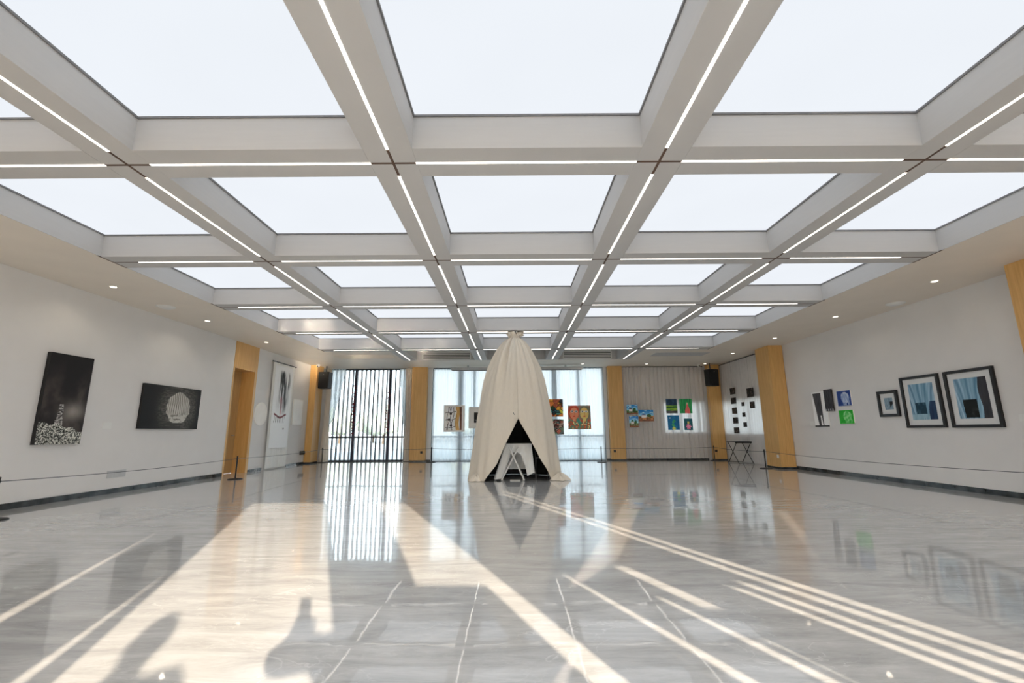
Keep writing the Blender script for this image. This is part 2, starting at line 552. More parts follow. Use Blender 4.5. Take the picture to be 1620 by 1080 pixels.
def baseboard(name, boxes, lab):
    b = MB()
    for q in boxes: b.box(*q)
    return struct(b.build(name, M['base']), lab)
baseboard('baseboard_left', [(XL, YB, 0, XL + 0.018, DY0 - 0.06, 0.088), (XL, DY1 + 0.12, 0, XL + 0.018, 13.55, 0.07), (XL, 14.98, 0, XL + 0.018, 16.25, 0.07)], 'dark veined marble baseboard on the left wall')
baseboard('baseboard_right', [(XR - 0.018, YB, 0, XR, 5.7, 0.088), (XR - 0.018, 6.5, 0, XR, 12.88, 0.088)], 'dark veined marble baseboard on the right wall')
baseboard('baseboard_far', [(-4.05, 17.17, 0, -3.05, 17.2, 0.06), (3.45, 17.17, 0, 7.2, 17.2, 0.06)], 'dark baseboard under the far curtains')

# left door: portal with transom panel, deep jambs, leaf
door = struct(empty('door_1', (XL, (DY0 + DY1) / 2, 0)), 'oak portal with recessed door and solid panel above it')
MB().box(-0.46, -0.52, DZ, 0.012, 0.58, CEIL - 0.001).build('transom_panel', M['wood'], door)
MB().box(-0.36, -0.52, 0, 0.012, -0.47, DZ).build('jamb', M['wood'], door)
MB().box(-0.36, 0.47, 0, 0.012, 0.58, DZ).build('jamb', M['wood'], door)
lf = MB().box(-0.42, -0.47, 0.005, -0.36, 0.47, DZ).build('door_leaf', M['wood_door'], door)
MB().tube([(-0.36, 0.33, 1.0), (-0.31, 0.33, 1.0), (-0.31, 0.22, 1.0)], 0.011).build('door_handle', M['grey_metal'], lf)

# wooden columns
def column(x0, y0, x1, y1, label, socket=None, lower=0.0):
    t = empty('wooden_column', ((x0 + x1) / 2, (y0 + y1) / 2, 0))
    tag(t, label, 'column')
    w, d = (x1 - x0) / 2, (y1 - y0) / 2
    MB().box(-w, -d, 0.05, w, d, CEIL - lower).build('shaft', M['wood'], t, bevel=0.006)
    MB().box(-w - 0.004, -d - 0.004, 0, w + 0.004, d + 0.004, 0.05).build('plinth', M['base'], t)
    return t
c_near = column(7.38, 5.78, 7.79, 6.47, 'oak clad column at the right edge of the view')
c_mid = column(7.38, 12.90, 7.79, 13.62, 'wide oak clad column between grey wall and net curtain')
c_fr = column(3.57, 16.95, 4.11, 17.18, 'oak clad column right of the tent between window and net curtain')
c_cen = column(-3.78, 16.95, -3.21, 17.18, 'oak clad pillar between the slatted window and the wide curtained window')
c_fl = column(-7.29, 16.22, -7.05, 16.80, 'slim oak column in the far left corner under the small camera')
c_crn = column(7.22, 16.72, 7.66, 16.93, 'oak column in the far right corner below the loudspeaker')

# ------------------------------------------------------------------ far windows
def window(name, label, x0, x1, mull, fins=None, fin_w=0.035, rail=0.88):
    t = struct(empty(name, ((x0 + x1) / 2, 17.35, 0)), label)
    c = (x0 + x1) / 2
    f = MB()
    f.box(x0 - c, -0.05, 0, x0 - c + 0.05, 0.05, CEIL).box(x1 - c - 0.05, -0.05, 0, x1 - c, 0.05, CEIL)
    f.box(x0 - c + 0.05, -0.05, 0, x1 - c - 0.05, 0.05, 0.06).box(x0 - c + 0.05, -0.05, CEIL - 0.05, x1 - c - 0.05, 0.05, CEIL)
    f.build('window_frame', M['dark_metal'], t)
    MB().box(x0 - c + 0.05, -0.035, rail - 0.03, x1 - c - 0.05, 0.035, rail + 0.035).build('rail', M['dark_metal'], t)
    xs = [x0] + [m for m, w in mull] + [x1]
    for m, w in mull:
        MB().box(m - c - w / 2, -0.04, 0.06, m - c + w / 2, 0.04, CEIL - 0.05).build('mullion', M['navy'], t)
    for a, b in zip(xs[:-1], xs[1:]):
        MB().box(a - c + 0.05, 0.042, 0.06, b - c - 0.05, 0.05, CEIL - 0.05).build('pane', M['glass'], t)
    for x in fins or []:
        MB().box(x - c - fin_w / 2, 0.10, -0.1, x - c + fin_w / 2, 0.22, CEIL + 0.2).build('sun_fin', M['dark_metal'], t)
    return t
fins1 = [-6.83 + 0.1645 * k for k in range(17)]
window('window_1', 'tall slatted window at the far left with dark upright fins', -6.98, -4.05, [(-6.0, 0.10), (-4.69, 0.10)], fins1)
window('window_2', 'wide curtained window at the far end behind the tent', -3.05, 3.45, [(-1.98, 0.20), (-1.46, 0.10), (0.2, 0.12), (1.58, 0.20), (2.50, 0.10)])
# low strip windows behind the net curtains
t = struct(empty('window_3', (6.41, 17.35, 0)), 'low strip window behind the net curtain of the far wall')
for x in (-0.76, -0.42, -0.08, 0.26, 0.60):
    MB().box(x - 0.045, -0.05, 1.0, x + 0.045, 0.05, 2.1).build('mullion', M['dark_metal'], t)
MB().box(-0.79, 0.06, 1.0, 0.79, 0.07, 2.1).build('pane', M['glass'], t)
t = struct(empty('window_4', (XR + 0.12, 15.5, 0)), 'low strip window behind the net curtain of the right wall')
for y in (-1.38, -0.46, 0.46, 1.36):
    MB().box(-0.03, y - 0.025, 0.95, 0.03, y + 0.025, 2.06).build('mullion', M['dark_metal'], t)
MB().box(0.05, -1.4, 0.95, 0.06, 1.4, 2.06).build('pane', M['glass'], t)

# ------------------------------------------------------------------ curtains
def pleat_curtain(name, label, p0, p1, z0, z1, mat, lam=0.17, amp=0.035, group=None, seed=1, rail=True, top_scale=1.0):
    """pleated hanging cloth from p0 to p1 (x,y) on the floor plan"""
    a, b = Vector((p0[0], p0[1], 0)), Vector((p1[0], p1[1], 0))
    d = b - a; L = d.length; d.normalize(); n = Vector((-d.y, d.x, 0))
    rnd = random.Random(seed)
    ph = [rnd.uniform(0, 6.28) for _ in range(4)]
    nx = max(16, int(L / lam * 8))
    mid = (a + b) / 2
    def fn(u, v):
        s = u * L
        z = z0 + (z1 - z0) * v
        w = s + 0.05 * math.sin(s * 2.3 + ph[0]) + 0.03 * math.sin(s * 5.1 + ph[1])
        q = math.sin(2 * PI * w / lam + ph[2])
        q = q * (0.75 + 0.25 * math.sin(s * 3.1 + ph[3]))
        side = 0.012 * math.sin(2.5 * z + s * 4 + ph[1]) * (1 - v)
        p = a + d * (s + side) + n * (amp * q * (1.0 - 0.25 * v)) - mid
        return (p.x, p.y, z)
    t = empty(name, (mid.x, mid.y, 0))
    tag(t, label, 'curtain', group)
    MB().grid(nx, 8, fn).build('cloth', mat, t, smooth=True)
    if rail:
        dd = d * L / 2
        MB().tube([(-dd.x, -dd.y, z1 + 0.012), (dd.x, dd.y, z1 + 0.012)], 0.014).build('curtain_rail', M['dark_metal'], t)
    return t

pleat_curtain('sheer_curtain', 'white sheer curtain across the wide window behind the tent', (-3.0, 17.12), (3.40, 17.12), 0.02, 3.42, M['sheer'], 0.15, 0.045, seed=3)
pleat_curtain('net_curtain', 'grey net curtain on the far wall behind the seven colourful pictures', (4.13, 17.08), (7.20, 17.08), 0.06, 3.42, M['net'], 0.165, 0.055, seed=5)
pleat_curtain('net_curtain', 'grey net curtain on the right wall behind the dark square prints', (7.73, 16.86), (7.73, 13.66), 0.05, 3.42, M['net'], 0.165, 0.055, seed=8)

def tied_curtain(name, label, top, tie, bottom, ztie, y, mat, n=5, amp=0.03, flip=False):
    def fn(u, v):
        z = 0.02 + 3.40 * v
        if z > ztie:
            k = (z - ztie) / (3.42 - ztie); k = k ** 0.85
            lo, hi = tie[0] + (top[0] - tie[0]) * k, tie[1] + (top[1] - tie[1]) * k
        else:
            k = (ztie - z) / ztie; k = k ** 0.7
            lo, hi = tie[0] + (bottom[0] - tie[0]) * k, tie[1] + (bottom[1] - tie[1]) * k
        w = hi - lo
        return (lo + w * u, y + amp * math.sin(2 * PI * n * u + 1.3 * math.sin(3 * z)) + 0.01 * math.sin(9 * u + z), z)
    t = empty(name, (0, 0, 0))
    tag(t, label, 'curtain')
    MB().grid(n * 10, 24, fn).build('cloth', mat, t, smooth=True)
    return t

def tied_sheer(name, label, top, tie, y, z_tie, mat, n=4):
    def fn(u, v):
        # v from tie (0) to top (1); outer edge straight, inner edge sagging
        zo = z_tie[0] + (3.42 - z_tie[0]) * v
        zi = z_tie[1] + (3.42 - z_tie[1]) * v
        xo = tie[0] + (top[0] - tie[0]) * v
        xi = tie[1] + (top[1] - tie[1]) * (v ** 0.8)
        return (xo + (xi - xo) * u, y + 0.03 * math.sin(2 * PI * n * u), zo + (zi - zo) * u)
    t = empty(name, (0, 0, 0))
    tag(t, label, 'curtain')
    MB().grid(n * 10, 20, fn).build('cloth', mat, t, smooth=True)
    return t
tied_curtain('beige_drape', 'beige drape hanging below the left loudspeaker', (-7.02, -6.82), (-7.00, -6.80), (-7.14, -6.74), 1.27, 17.03, M['drape'])
tied_curtain('beige_drape', 'beige drape between slatted window and oak pillar', (-4.05, -3.80), (-3.96, -3.80), (-4.02, -3.72), 1.27, 17.06, M['drape'], n=4)
tied_sheer('sheer_curtain', 'white sheer swept to the left of the slatted window', (-6.93, -6.36), (-6.98, -6.78), 17.18, (1.22, 1.42), M['sheer'], 5)
tied_sheer('sheer_curtain', 'narrow white sheer swept to the right of the slatted window', (-4.02, -4.30), (-3.96, -4.10), 17.18, (1.22, 1.38), M['sheer'], 3)

# red strings of knots hanging on the two window mullions
for gx, gz, lab in ((-6.02, 2.35, 'strand of dark red paper scraps hanging on the left mullion of the slatted window'), (-4.72, 2.15, 'strand of dark red paper scraps hanging on the right mullion of the slatted window')):
    t = empty('hanging_garland', (gx, 17.26, 0)); tag(t, lab, 'garland')
    MB().tube([(0.04, 0, 3.38), (0.0, 0, 0.95)], 0.006, 5).build('cord', M['navy'], t)
    k = MB(); rn = random.Random(gx)
    for i in range(130):
        z = rn.uniform(0.95, gz) if i < 105 else rn.uniform(gz, gz + 0.5)
        x = rn.uniform(-0.07, 0.07); s = rn.uniform(0.007, 0.02)
        k.box(x - s, -0.02, z - s * 1.2, x + s * 0.6, -0.012 + 0.01 * rn.random(), z + s)
    o = k.build('paper_scraps', M['red'], t); o['kind'] = 'stuff'

# projector screen case under the far ceiling
t = empty('projector_screen_case', (0.155, 16.6, 3.28)); tag(t, 'long grey projector screen case under the far ceiling behind the tent top', 'projector screen')
MB().box(-2.42, -0.07, 0.0, 2.42, 0.07, 0.11).build('case', M['vent'], t, bevel=0.01)
MB().box(-2.38, -0.075, -0.012, 2.38, 0.03, 0.0).build('slot', M['vent_dark'], t)
for x in (-1.8, 0, 1.8):
    MB().box(x - 0.03, -0.02, 0.11, x + 0.03, 0.02, CEIL - 3.28).build('bracket', M['vent'], t)

# ------------------------------------------------------------------ ceiling vents, downlights, discs, cameras
for xa, xb, lab in ((-3.05, -1.45, 'slatted air grille in the far coffer left of the tent'), (1.75, 3.35, 'slatted air grille in the far coffer right of the tent')):
    t = empty('ceiling_vent', ((xa + xb) / 2, YE - 0.006, CEIL + 0.16)); tag(t, lab, 'vent')
    w = (xb - xa) / 2
    MB().box(-w, -0.006, -0.11, w, 0, 0.11).build('backing', M['vent_dark'], t)
    f = MB().box(-w - 0.03, -0.02, 0.11, w + 0.03, 0, 0.14).box(-w - 0.03, -0.02, -0.14, w + 0.03, 0, -0.11).box(-w - 0.03, -0.02, -0.11, -w, 0, 0.11).box(w, -0.02, -0.11, w + 0.03, 0, 0.11)
    f.build('frame', M['white'], t)
    for k in range(4):
        z = -0.08 + k * 0.053
        MB().box(-w, -0.018, z, w, -0.008, z + 0.022).build('slat', M['white'], t)
t = empty('ceiling_vent', (5.35, 14.35, CEIL)); tag(t, 'flush grey air grille in the flat ceiling at the far right', 'vent')
MB().box(-0.85, -0.33, -0.004, 0.85, 0.33, 0.0).build('backing', M['vent'], t)
for k in range(9):
    y = -0.3 + k * 0.07
    MB().box(-0.83, y, -0.012, 0.83, y + 0.03, -0.004).build('slat', M['vent'], t)
t = empty('ceiling_vent', (-4.75, 14.45, CEIL)); tag(t, 'flush pale air grille in the flat ceiling at the far left', 'vent')
MB().box(-0.95, -0.33, -0.004, 0.95, 0.33, 0.0).build('backing', M['soffit'], t)
for k in range(6):
    y = -0.3 + k * 0.11
    MB().box(-0.93, y, -0.014, 0.93, y + 0.03, -0.004).build('slat', M['soffit'], t)

dl = [(-6.62, 4.85, 'left soffit, nearest, above the left edge'), (-6.62, 7.19, 'left soffit above the tower picture'), (-6.62, 9.55, 'left soffit above the round cave picture'), (-6.63, 11.96, 'left soffit in front of the oak door portal'),
      (6.99, 4.85, 'right soffit, nearest'), (6.99, 7.18, 'right soffit above the largest framed picture'), (7.0, 9.54, 'right soffit above the gap before the small framed picture'), (6.98, 11.83, 'right soffit just before the wide oak column'),
      (7.0, 14.22, 'right soffit beside the wide oak column'), (4.9, 16.43, 'far soffit above the group of three landscapes'), (7.05, 16.46, 'far soffit beside the right loudspeaker'), (2.54, 16.30, 'far soffit right of the tent')]
for x, y, lab in dl:
    t = empty('downlight', (x, y, CEIL)); tag(t, 'small round recessed downlight in the ' + lab, 'downlight', 'recessed downlights')
    MB().lathe([(0.062, -0.006), (0.062, 0.0)], seg=20).build('trim_ring', M['white'], t)
    MB().lathe([(0.045, -0.010), (0.045, -0.006)], seg=20).build('lens', M['lamp'], t)
    ld = bpy.data.lights.new('downlight_bulb', 'SPOT'); ld.energy = 10 if x < 0 else 4; ld.color = (1.0, 0.86, 0.68)
    ld.spot_size = math.radians(150); ld.spot_blend = 0.6; ld.shadow_soft_size = 0.045
    lo = bpy.data.objects.new('downlight_bulb', ld); COL.objects.link(lo); lo.parent = t; lo.location = (0, 0, -0.02)
for x, y, lab in ((-6.68, 8.43, 'round white ceiling loudspeaker disc on the left soffit'), (7.46, 8.53, 'round white ceiling loudspeaker disc on the right soffit')):
    t = empty('ceiling_speaker', (x, y, CEIL)); tag(t, lab, 'ceiling speaker')
    MB().lathe([(0.10, -0.03), (0.13, -0.012), (0.14, 0.0)], seg=28).build('grille', M['white'], t, smooth=True)
    MB().lathe([(0.155, -0.008), (0.16, 0.0)], seg=28).build('rim', M['white'], t)
for x, y, lab in ((-6.95, 16.05, 'small white security camera in the far left ceiling corner'), (6.85, 16.55, 'small white security camera beside the right loudspeaker')):
    t = empty('security_camera', (x, y, CEIL)); tag(t, lab, 'security camera')
    MB().lathe([(0.05, -0.03), (0.06, 0.0)], seg=18).build('mount', M['white'], t)
    MB().lathe([(0.012, -0.105), (0.045, -0.09), (0.062, -0.055), (0.05, -0.03)], seg=18).build('dome', M['white'], t, smooth=True)
    MB().tube([(0, -0.05, -0.075), (0, -0.064, -0.078)], 0.022, 12).build('lens', M['black'], t)

# loudspeakers
def speaker(x, y, z, rz, lab):
    t = empty('loudspeaker', (x, y, z), rz); tag(t, lab, 'loudspeaker')
    cab = MB()
    cab.prism_xz([(-0.19, 0), (0.19, 0), (0.21, 0.6), (-0.21, 0.6)], -0.13, 0.14)
    cab.build('cabinet', M['black'], t, bevel=0.012)
    MB().prism_xz([(-0.17, 0.02), (0.17, 0.02), (0.19, 0.58), (-0.19, 0.58)], -0.145, -0.132).build('grille', M['black'], t)
    MB().box(-0.012, -0.15, 0.50, 0.012, -0.145, 0.52).build('badge', M['grey_metal'], t)
    MB().tube([(0, 0.05, 0.6), (0, 0.05, CEIL - z)], 0.02).box(-0.11, 0.0, 0.6, 0.11, 0.10, 0.612).build('bracket', M['dark_metal'], t)
    return t
speaker(-6.83, 16.45, 2.62, -0.12, 'black loudspeaker hung in the far left corner beside the slatted window')
speaker(7.20, 16.35, 2.62, 0.30, 'black loudspeaker hung in the far right corner above the oak column')

# ------------------------------------------------------------------ pictures
rs = np.random.RandomState(3)
def vnoise(u, v, s, seed=0, octv=3):
    out = np.zeros_like(u); a = 1.0; tot = 0
    for o in range(octv):
        r = np.random.RandomState(seed * 13 + o)
        n = 64
        g = r.rand(n, n)
        x, y = u * s * 2 ** o, v * s * 2 ** o
        xi, yi = np.floor(x).astype(int), np.floor(y).astype(int)
        fx, fy = x - xi, y - yi
        fx, fy = fx * fx * (3 - 2 * fx), fy * fy * (3 - 2 * fy)
        q = lambda i, j: g[i % n, j % n]
        out += a * (q(xi, yi) * (1 - fx) * (1 - fy) + q(xi + 1, yi) * fx * (1 - fy) + q(xi, yi + 1) * (1 - fx) * fy + q(xi + 1, yi + 1) * fx * fy)
        tot += a; a *= 0.5
    return out / tot

def lerp(a, b, t):
    t = np.clip(t, 0, 1)[..., None]
    return np.asarray(a, float) * (1 - t) + np.asarray(b, float) * t
def smooth(e0, e1, x):
    t = np.clip((x - e0) / (e1 - e0), 0, 1)
    return t * t * (3 - 2 * t)
def ell(u, v, cx, cy_, rx, ry):
    return np.sqrt(((u - cx) / rx) ** 2 + ((v - cy_) / ry) ** 2)

def paint_mesh(name, W, H, fn, res, parent, y=0.0, gain=1.0, mat=None):
    nx = max(4, int(W * res)); ny = max(4, int(H * res))
    mb = MB()
    mb.grid(nx, ny, lambda a, b: (W * (a - 0.5), y, H * (b - 0.5)))
    o = mb.build(name, mat or M['paint'], parent)
    me = o.data
    u, v = np.meshgrid(np.linspace(0, 1, nx + 1), np.linspace(0, 1, ny + 1))
    c = np.clip(fn(u, v) * gain, 0, 255) / 255.0
    lin = np.where(c <= 0.04045, c / 12.92, ((c + 0.055) / 1.055) ** 2.4)
    at = me.color_attributes.new('Col', 'FLOAT_COLOR', 'POINT')
    buf = np.ones((lin.shape[0] * lin.shape[1], 4), np.float32)
    buf[:, :3] = lin.reshape(-1, 3)
    at.data.foreach_set('color', buf.ravel())
    return o

def p_tower(u, v):
    cl = vnoise(u * 1.2, v * 2, 3, 1, 4)
    c = lerp((24, 20, 20), (66, 58, 55), smooth(0.4, 0.85, cl) * smooth(1.0, 0.55, v) + 0.15 * smooth(.9, .4, v))
    gl = np.exp(-((u - .72) / .32) ** 2 - ((v - .36) / .11) ** 2)
    c = lerp(c, (165, 158, 150), gl * (0.7 + 0.3 * cl))
    n = vnoise(u * .6, v * 2.4, 44, 2, 2)
    tw = np.abs(u - (.42 + .05 * (v - .3))) < (.095 - .22 * (v - .2))
    tower = tw & (v > .2) & (v < .44)
    c = np.where(tower[..., None], lerp((50, 46, 45), (190, 186, 182), smooth(.35, .65, n)), c)
    hill = v < .235 - .10 * u ** 1.6 + .012 * np.sin(u * 19)
    n2 = vnoise(u, v * 2, 56, 5, 3)
    c = np.where(hill[..., None], lerp((35, 36, 33), (225, 225, 215), smooth(.35, .66, n2)), c)
    return c
def p_cave(u, v):
    d = ell(u, v, .60, .50, .21, .37)
    th = np.arctan2(v - .5, u - .6)
    n = vnoise(u, v, 22, 7, 2)
    c = lerp((36, 35, 33), (92, 88, 82), smooth(2.2, 1.0, d) * (0.5 + .8 * smooth(.4, .7, vnoise(u * .5 + d * .4, v * 2, 26, 9, 2))))
    lines = np.sin(u * 190 + 6 * vnoise(u, v, 5, 3, 2)) * .5 + .5
    inside = lerp((196, 192, 184), (112, 108, 100), smooth(.55, .9, lines) * smooth(.25, .45, v) + smooth(.6, .75, n) * smooth(.5, .2, v))
    c = np.where((d < 1 + .04 * np.sin(9 * th))[..., None], inside, c)
    c = lerp(c, (18, 17, 17), smooth(.32, .05, u) * .85 + smooth(.88, 1., u) * .7)
    return c
def p_figure(u, v):
    n = vnoise(u * 7, v * 1.5, 6, 11, 3)
    body = (np.abs(u - (.36 + .25 * (1 - v) * .5)) < .29 - .13 * (1 - v)) & (v < .96)
    gap = (np.abs(u - .47 - .06 * (1 - v)) < .025 * (1.2 - v) * 2) & (v < .32)
    c = np.full(u.shape + (3,), 246.0)
    c = np.where((body & ~gap)[..., None], lerp((44, 44, 48), (104, 104, 108), n), c)
    c = np.where(((v < .04))[..., None], np.array((60, 60, 62.)), c)
    return c
def p_figure2(u, v):
    n = vnoise(u * 4, v * 1.0, 7, 13, 3)
    c = lerp((32, 32, 38), (92, 92, 98), n)
    return np.where(((v < .10) & (np.sin(u * 22) > .2))[..., None], np.array((170, 170, 172.)), c)
def p_blob(bg, bg2, fg, fg2, seed):
    def f(u, v):
        n = vnoise(u, v, 5, seed, 3)
        c = lerp(bg, bg2, n)
        d = ell(u, v, .58, .55, .34, .40) + .35 * (vnoise(u, v, 4, seed + 1, 2) - .5)
        legs = (v < .35) & (np.abs(np.sin(u * 9)) > .45) & (u > .3) & (u < .9)
        w = smooth(1.0, .85, d) + smooth(.3, .8, n) * .0
        c = lerp(c, lerp(fg, fg2, smooth(.35, .6, vnoise(u * 2, v, 7, seed + 2, 2))), np.maximum(w, legs * .8))
        e = (u < .04) | (u > .96) | (v < .05) | (v > .96)
        return np.where(e[..., None], lerp(bg2, fg, n * .4), c)
    return f
def p_drape(dark, seed, right_dark):
    def f(u, v):
        w = .5 + (u - .5) * (1.5 - .7 * v)
        fold = np.sin(w * 24 + 3 * vnoise(w, v * .7, 3, seed, 2)) * .6 + np.sin(w * 53 + 4 * vnoise(w, v * .5, 4, seed + 5, 2)) * .4
        n = vnoise(u * 4, v * .6, 7, seed, 3)
        c = lerp((92, 130, 158), (186, 212, 228), .48 + .55 * fold + .5 * (n - .5))
        c = lerp(c, (96, 150, 176), smooth(.55, .2, np.abs(u - .5)) * .3)
        ch = (u > .16 + .05 * (1 - v)) & (u < .62) & (v < .47) & (v > (.16 if not right_dark else 0.02))
        c = np.where(ch[..., None], lerp(dark, tuple(np.add(dark, 38)), smooth(.45, .8, vnoise(u, v, 9, seed + 3, 3))), c)
        if right_dark:
            c = np.where((u > .74 - .1 * smooth(.5, .1, v) * 0 + .03 * np.sin(v * 7))[..., None], lerp((46, 47, 53), (66, 66, 72), n), c)
        else:
            c = np.where(((u > .70 + .5 * (v - .1) ** 2) & (v < .5))[..., None], lerp((18, 34, 66), (44, 74, 108), n), c)
            c = np.where(((v < .15) & (u < .7))[..., None], lerp((120, 160, 180), (176, 206, 218), n), c)
        return c
    return f
def p_small_drape(u, v):
    n = vnoise(u * 5, v, 6, 31, 3)
    c = lerp((92, 118, 136), (170, 192, 206), n)
    return np.where(((u > .62) & (v < .68) & (v > .12 + (u - .62)))[..., None], np.array((22, 24, 28.)), c)
def p_faces(u, v):
    n = vnoise(u, v, 9, 41, 3)
    c = lerp((128, 92, 86), (150, 130, 110), n)
    tex = vnoise(u, v, 16, 43, 2)
    low = lerp((176, 84, 62), (86, 128, 104), smooth(.38, .62, tex))
    low = lerp(low, (214, 196, 140), smooth(.62, .75, vnoise(u, v, 20, 45, 2)))
    c = np.where((v < .42)[..., None], low, c)
    hairL = ell(u, v, .25, .72, .25, .32) < 1
    c = np.where(hairL[..., None], np.array((178, 72, 52.)), c)
    hairR = ell(u, v, .74, .70, .25, .36) < 1
    c = np.where(hairR[..., None], np.array((112, 110, 92.)), c)
    for cx, sk in ((.27, (222, 138, 104)), (.72, (208, 182, 112))):
        f = ell(u, v, cx, .66, .19, .25) < 1
        c = np.where(f[..., None], lerp(sk, tuple(np.multiply(sk, .86)), n), c)
        nk = (np.abs(u - cx) < .06) & (v < .45) & (v > .34)
        c = np.where(nk[..., None], np.array(sk, float), c)
        for s in (-1, 1):
            e = ell(u, v, cx + s * .085, .74, .055, .032)
            c = np.where((e < 1.25)[..., None], np.array((240, 232, 214.)), c)
            c = np.where((ell(u, v, cx + s * .085, .74, .024, .032) < 1)[..., None], np.array((24, 22, 26.)), c)
            b = (np.abs(u - cx - s * .085) < .06) & (np.abs(v - .80) < .012)
            c = np.where(b[..., None], np.array((60, 44, 38.)), c)
        c = np.where((ell(u, v, cx, .55, .05, .025) < 1)[..., None], np.array((186, 50, 48.)), c)
        c = np.where(((np.abs(u - cx - .02) < .012) & (v > .6) & (v < .72))[..., None], np.array((170, 104, 76.)), c)
    leaf = ell(u + .3 * (v - .35), v, .46, .33, .07, .14) < 1
    return np.where(leaf[..., None], lerp((36, 92, 96), (92, 160, 130), n), c)
def p_patch(pal, seed, s=6):
    pal = np.array(pal, float)
    def f(u, v):
        r = np.random.RandomState(seed)
        k = 34
        px, py = r.rand(k), r.rand(k)
        d = (u[..., None] - px) ** 2 + (v[..., None] - py) ** 2 * 1.2
        d = d + .004 * s * (vnoise(u, v, 9, seed, 2)[..., None] - .5)
        i = d.argmin(-1)
        c = pal[i % len(pal)]
        srt = np.sort(d, -1)
        edge = (srt[..., 1] - srt[..., 0]) < .006
        return np.where(edge[..., None], c * .45, lerp(c, c * .72, vnoise(u, v, 14, seed + 1, 2)) if False else c * (0.8 + .35 * vnoise(u, v, 14, seed + 1, 2))[..., None])
    return f
def p_branch(u, v):
    n = vnoise(u, v, 8, 51, 3)
    c = lerp((222, 216, 210), (196, 188, 184), n)
    for k, (x0, sl) in enumerate(((.12, .1), (.3, -.1), (.42, .15), (.25, .25))):
        ln = np.abs(u - x0 - sl * (v - .5) - .03 * np.sin(v * 9 + k)) < .014
        c = np.where(ln[..., None], np.array((66, 58, 58.)), c)
    for y0 in (.12, .45, .76):
        ln = np.abs(v - y0 - .08 * (u - .3) - .02 * np.sin(u * 14)) < .012
        c = np.where((ln & (u < .6))[..., None], np.array((60, 54, 54.)), c)
    for x, y in ((.3, .7), (.32, .2), (.2, .45)):
        c = np.where((ell(u, v, x, y, .07, .05) < 1 + .3 * (n - .5))[..., None], np.array((54, 46, 46.)), c)
    tr = np.abs(u - .70 + .05 * np.sin(v * 5)) < .10 + .08 * smooth(.75, 1, v)
    c = np.where(tr[..., None], lerp((150, 110, 58), (206, 176, 116), vnoise(u * 5, v, 5, 53, 3)), c)
    c = np.where(((u > .80) & (u < .92))[..., None], lerp((66, 46, 40), (120, 88, 72), n), c)
    return c
def p_darkphoto(u, v):
    n = vnoise(u, v * 2, 5, 57, 4)
    return lerp((20, 20, 22), (104, 104, 104), smooth(.45, .85, n) * smooth(.9, .2, v))
def p_land(sky1, sky2, ground, seed, roof):
    def f(u, v):
        n = vnoise(u, v, 6, seed, 3)
        c = lerp(sky2, sky1, smooth(.4, 1, v) + .5 * (n - .5))
        cl = smooth(.55, .7, vnoise(u * 1.5, v * 3, 4, seed + 1, 3))
        c = lerp(c, (216, 222, 226), cl * .7 * smooth(.4, .7, v))
        c = np.where((v < .42 + .06 * np.sin(u * 6 + seed))[..., None], lerp(ground, tuple(np.multiply(ground, .55)), smooth(.35, .65, vnoise(u, v, 9, seed + 2, 2))), c)
        h = (np.abs(u - .35) < .16) & (v > .3) & (v < .52)
        c = np.where(h[..., None], np.array((222, 214, 206.)), c)
        rf = (np.abs(u - .35) < .19 - (v - .52) * 1.2) & (v >= .52) & (v < .66)
        c = np.where(rf[..., None], np.array(roof, float), c)
        tr = ell(u, v, .70, .48, .14, .15) + .5 * (n - .5) < 1
        c = np.where(tr[..., None], lerp((34, 66, 48), (58, 96, 58), n), c)
        return np.where((v < .14)[..., None], lerp((150, 92, 66), (92, 66, 56), n), c)
    return f
def p_field(u, v):
    n = vnoise(u, v, 6, 71, 3)
    c = lerp((44, 70, 96), (30, 52, 74), smooth(.3, .7, n))
    c = np.where((v < .55)[..., None], lerp((72, 128, 62), (128, 160, 60), smooth(.4, .6, vnoise(u * .5, v * 4, 8, 72, 2))), c)
    c = np.where((np.abs(v - .40 - .05 * u) < .04)[..., None], np.array((44, 84, 48.)), c)
    return np.where((v < .18)[..., None], lerp((60, 62, 66), (98, 94, 90), n), c)
def p_greenred(u, v):
    n = vnoise(u * 4, v, 5, 73, 3)
    c = lerp((26, 122, 72), (70, 160, 96), n)
    c = np.where((np.abs(np.sin(u * 15)) < .2)[..., None], np.array((22, 84, 56.)), c)
    bo = (np.abs(u - .62) < .07 + .14 * smooth(.6, .1, v)) & (v < .62)
    c = np.where(bo[..., None], lerp((206, 74, 78), (226, 120, 112), n), c)
    return np.where((ell(u, v, .62, .68, .06, .07) < 1)[..., None], np.array((224, 168, 144.)), c)
def p_bluefish(u, v):
    n = vnoise(u, v, 7, 75, 3)
    c = lerp((22, 84, 138), (40, 120, 160), n)
    pl = np.abs(u - .5 - .06 * np.sin(v * 12)) < .10 + .05 * np.sin(v * 25)
    c = np.where((pl & (v < .72))[..., None], lerp((36, 128, 98), (86, 164, 110), n), c)
    c = np.where((ell(u, v, .5, .1, .14, .12) < 1)[..., None], np.array((196, 200, 110.)), c)
    return np.where((ell(u, v, .2, .82, .07, .03) < 1)[..., None], np.array((220, 226, 224.)), c)
def p_lotus(u, v):
    n = vnoise(u, v, 7, 77, 3)
    c = lerp((24, 66, 82), (44, 104, 112), n)
    th = np.arctan2(v - .3, u - .52)
    c = np.where((ell(u, v, .52, .30, .33, .24) < .85 + .18 * np.cos(th * 8))[..., None], lerp((214, 96, 136), (236, 160, 182), n), c)
    return np.where(((np.abs(u - .5) < .12) & (v > .55) & (v < .75))[..., None], np.array((182, 168, 90.)), c)
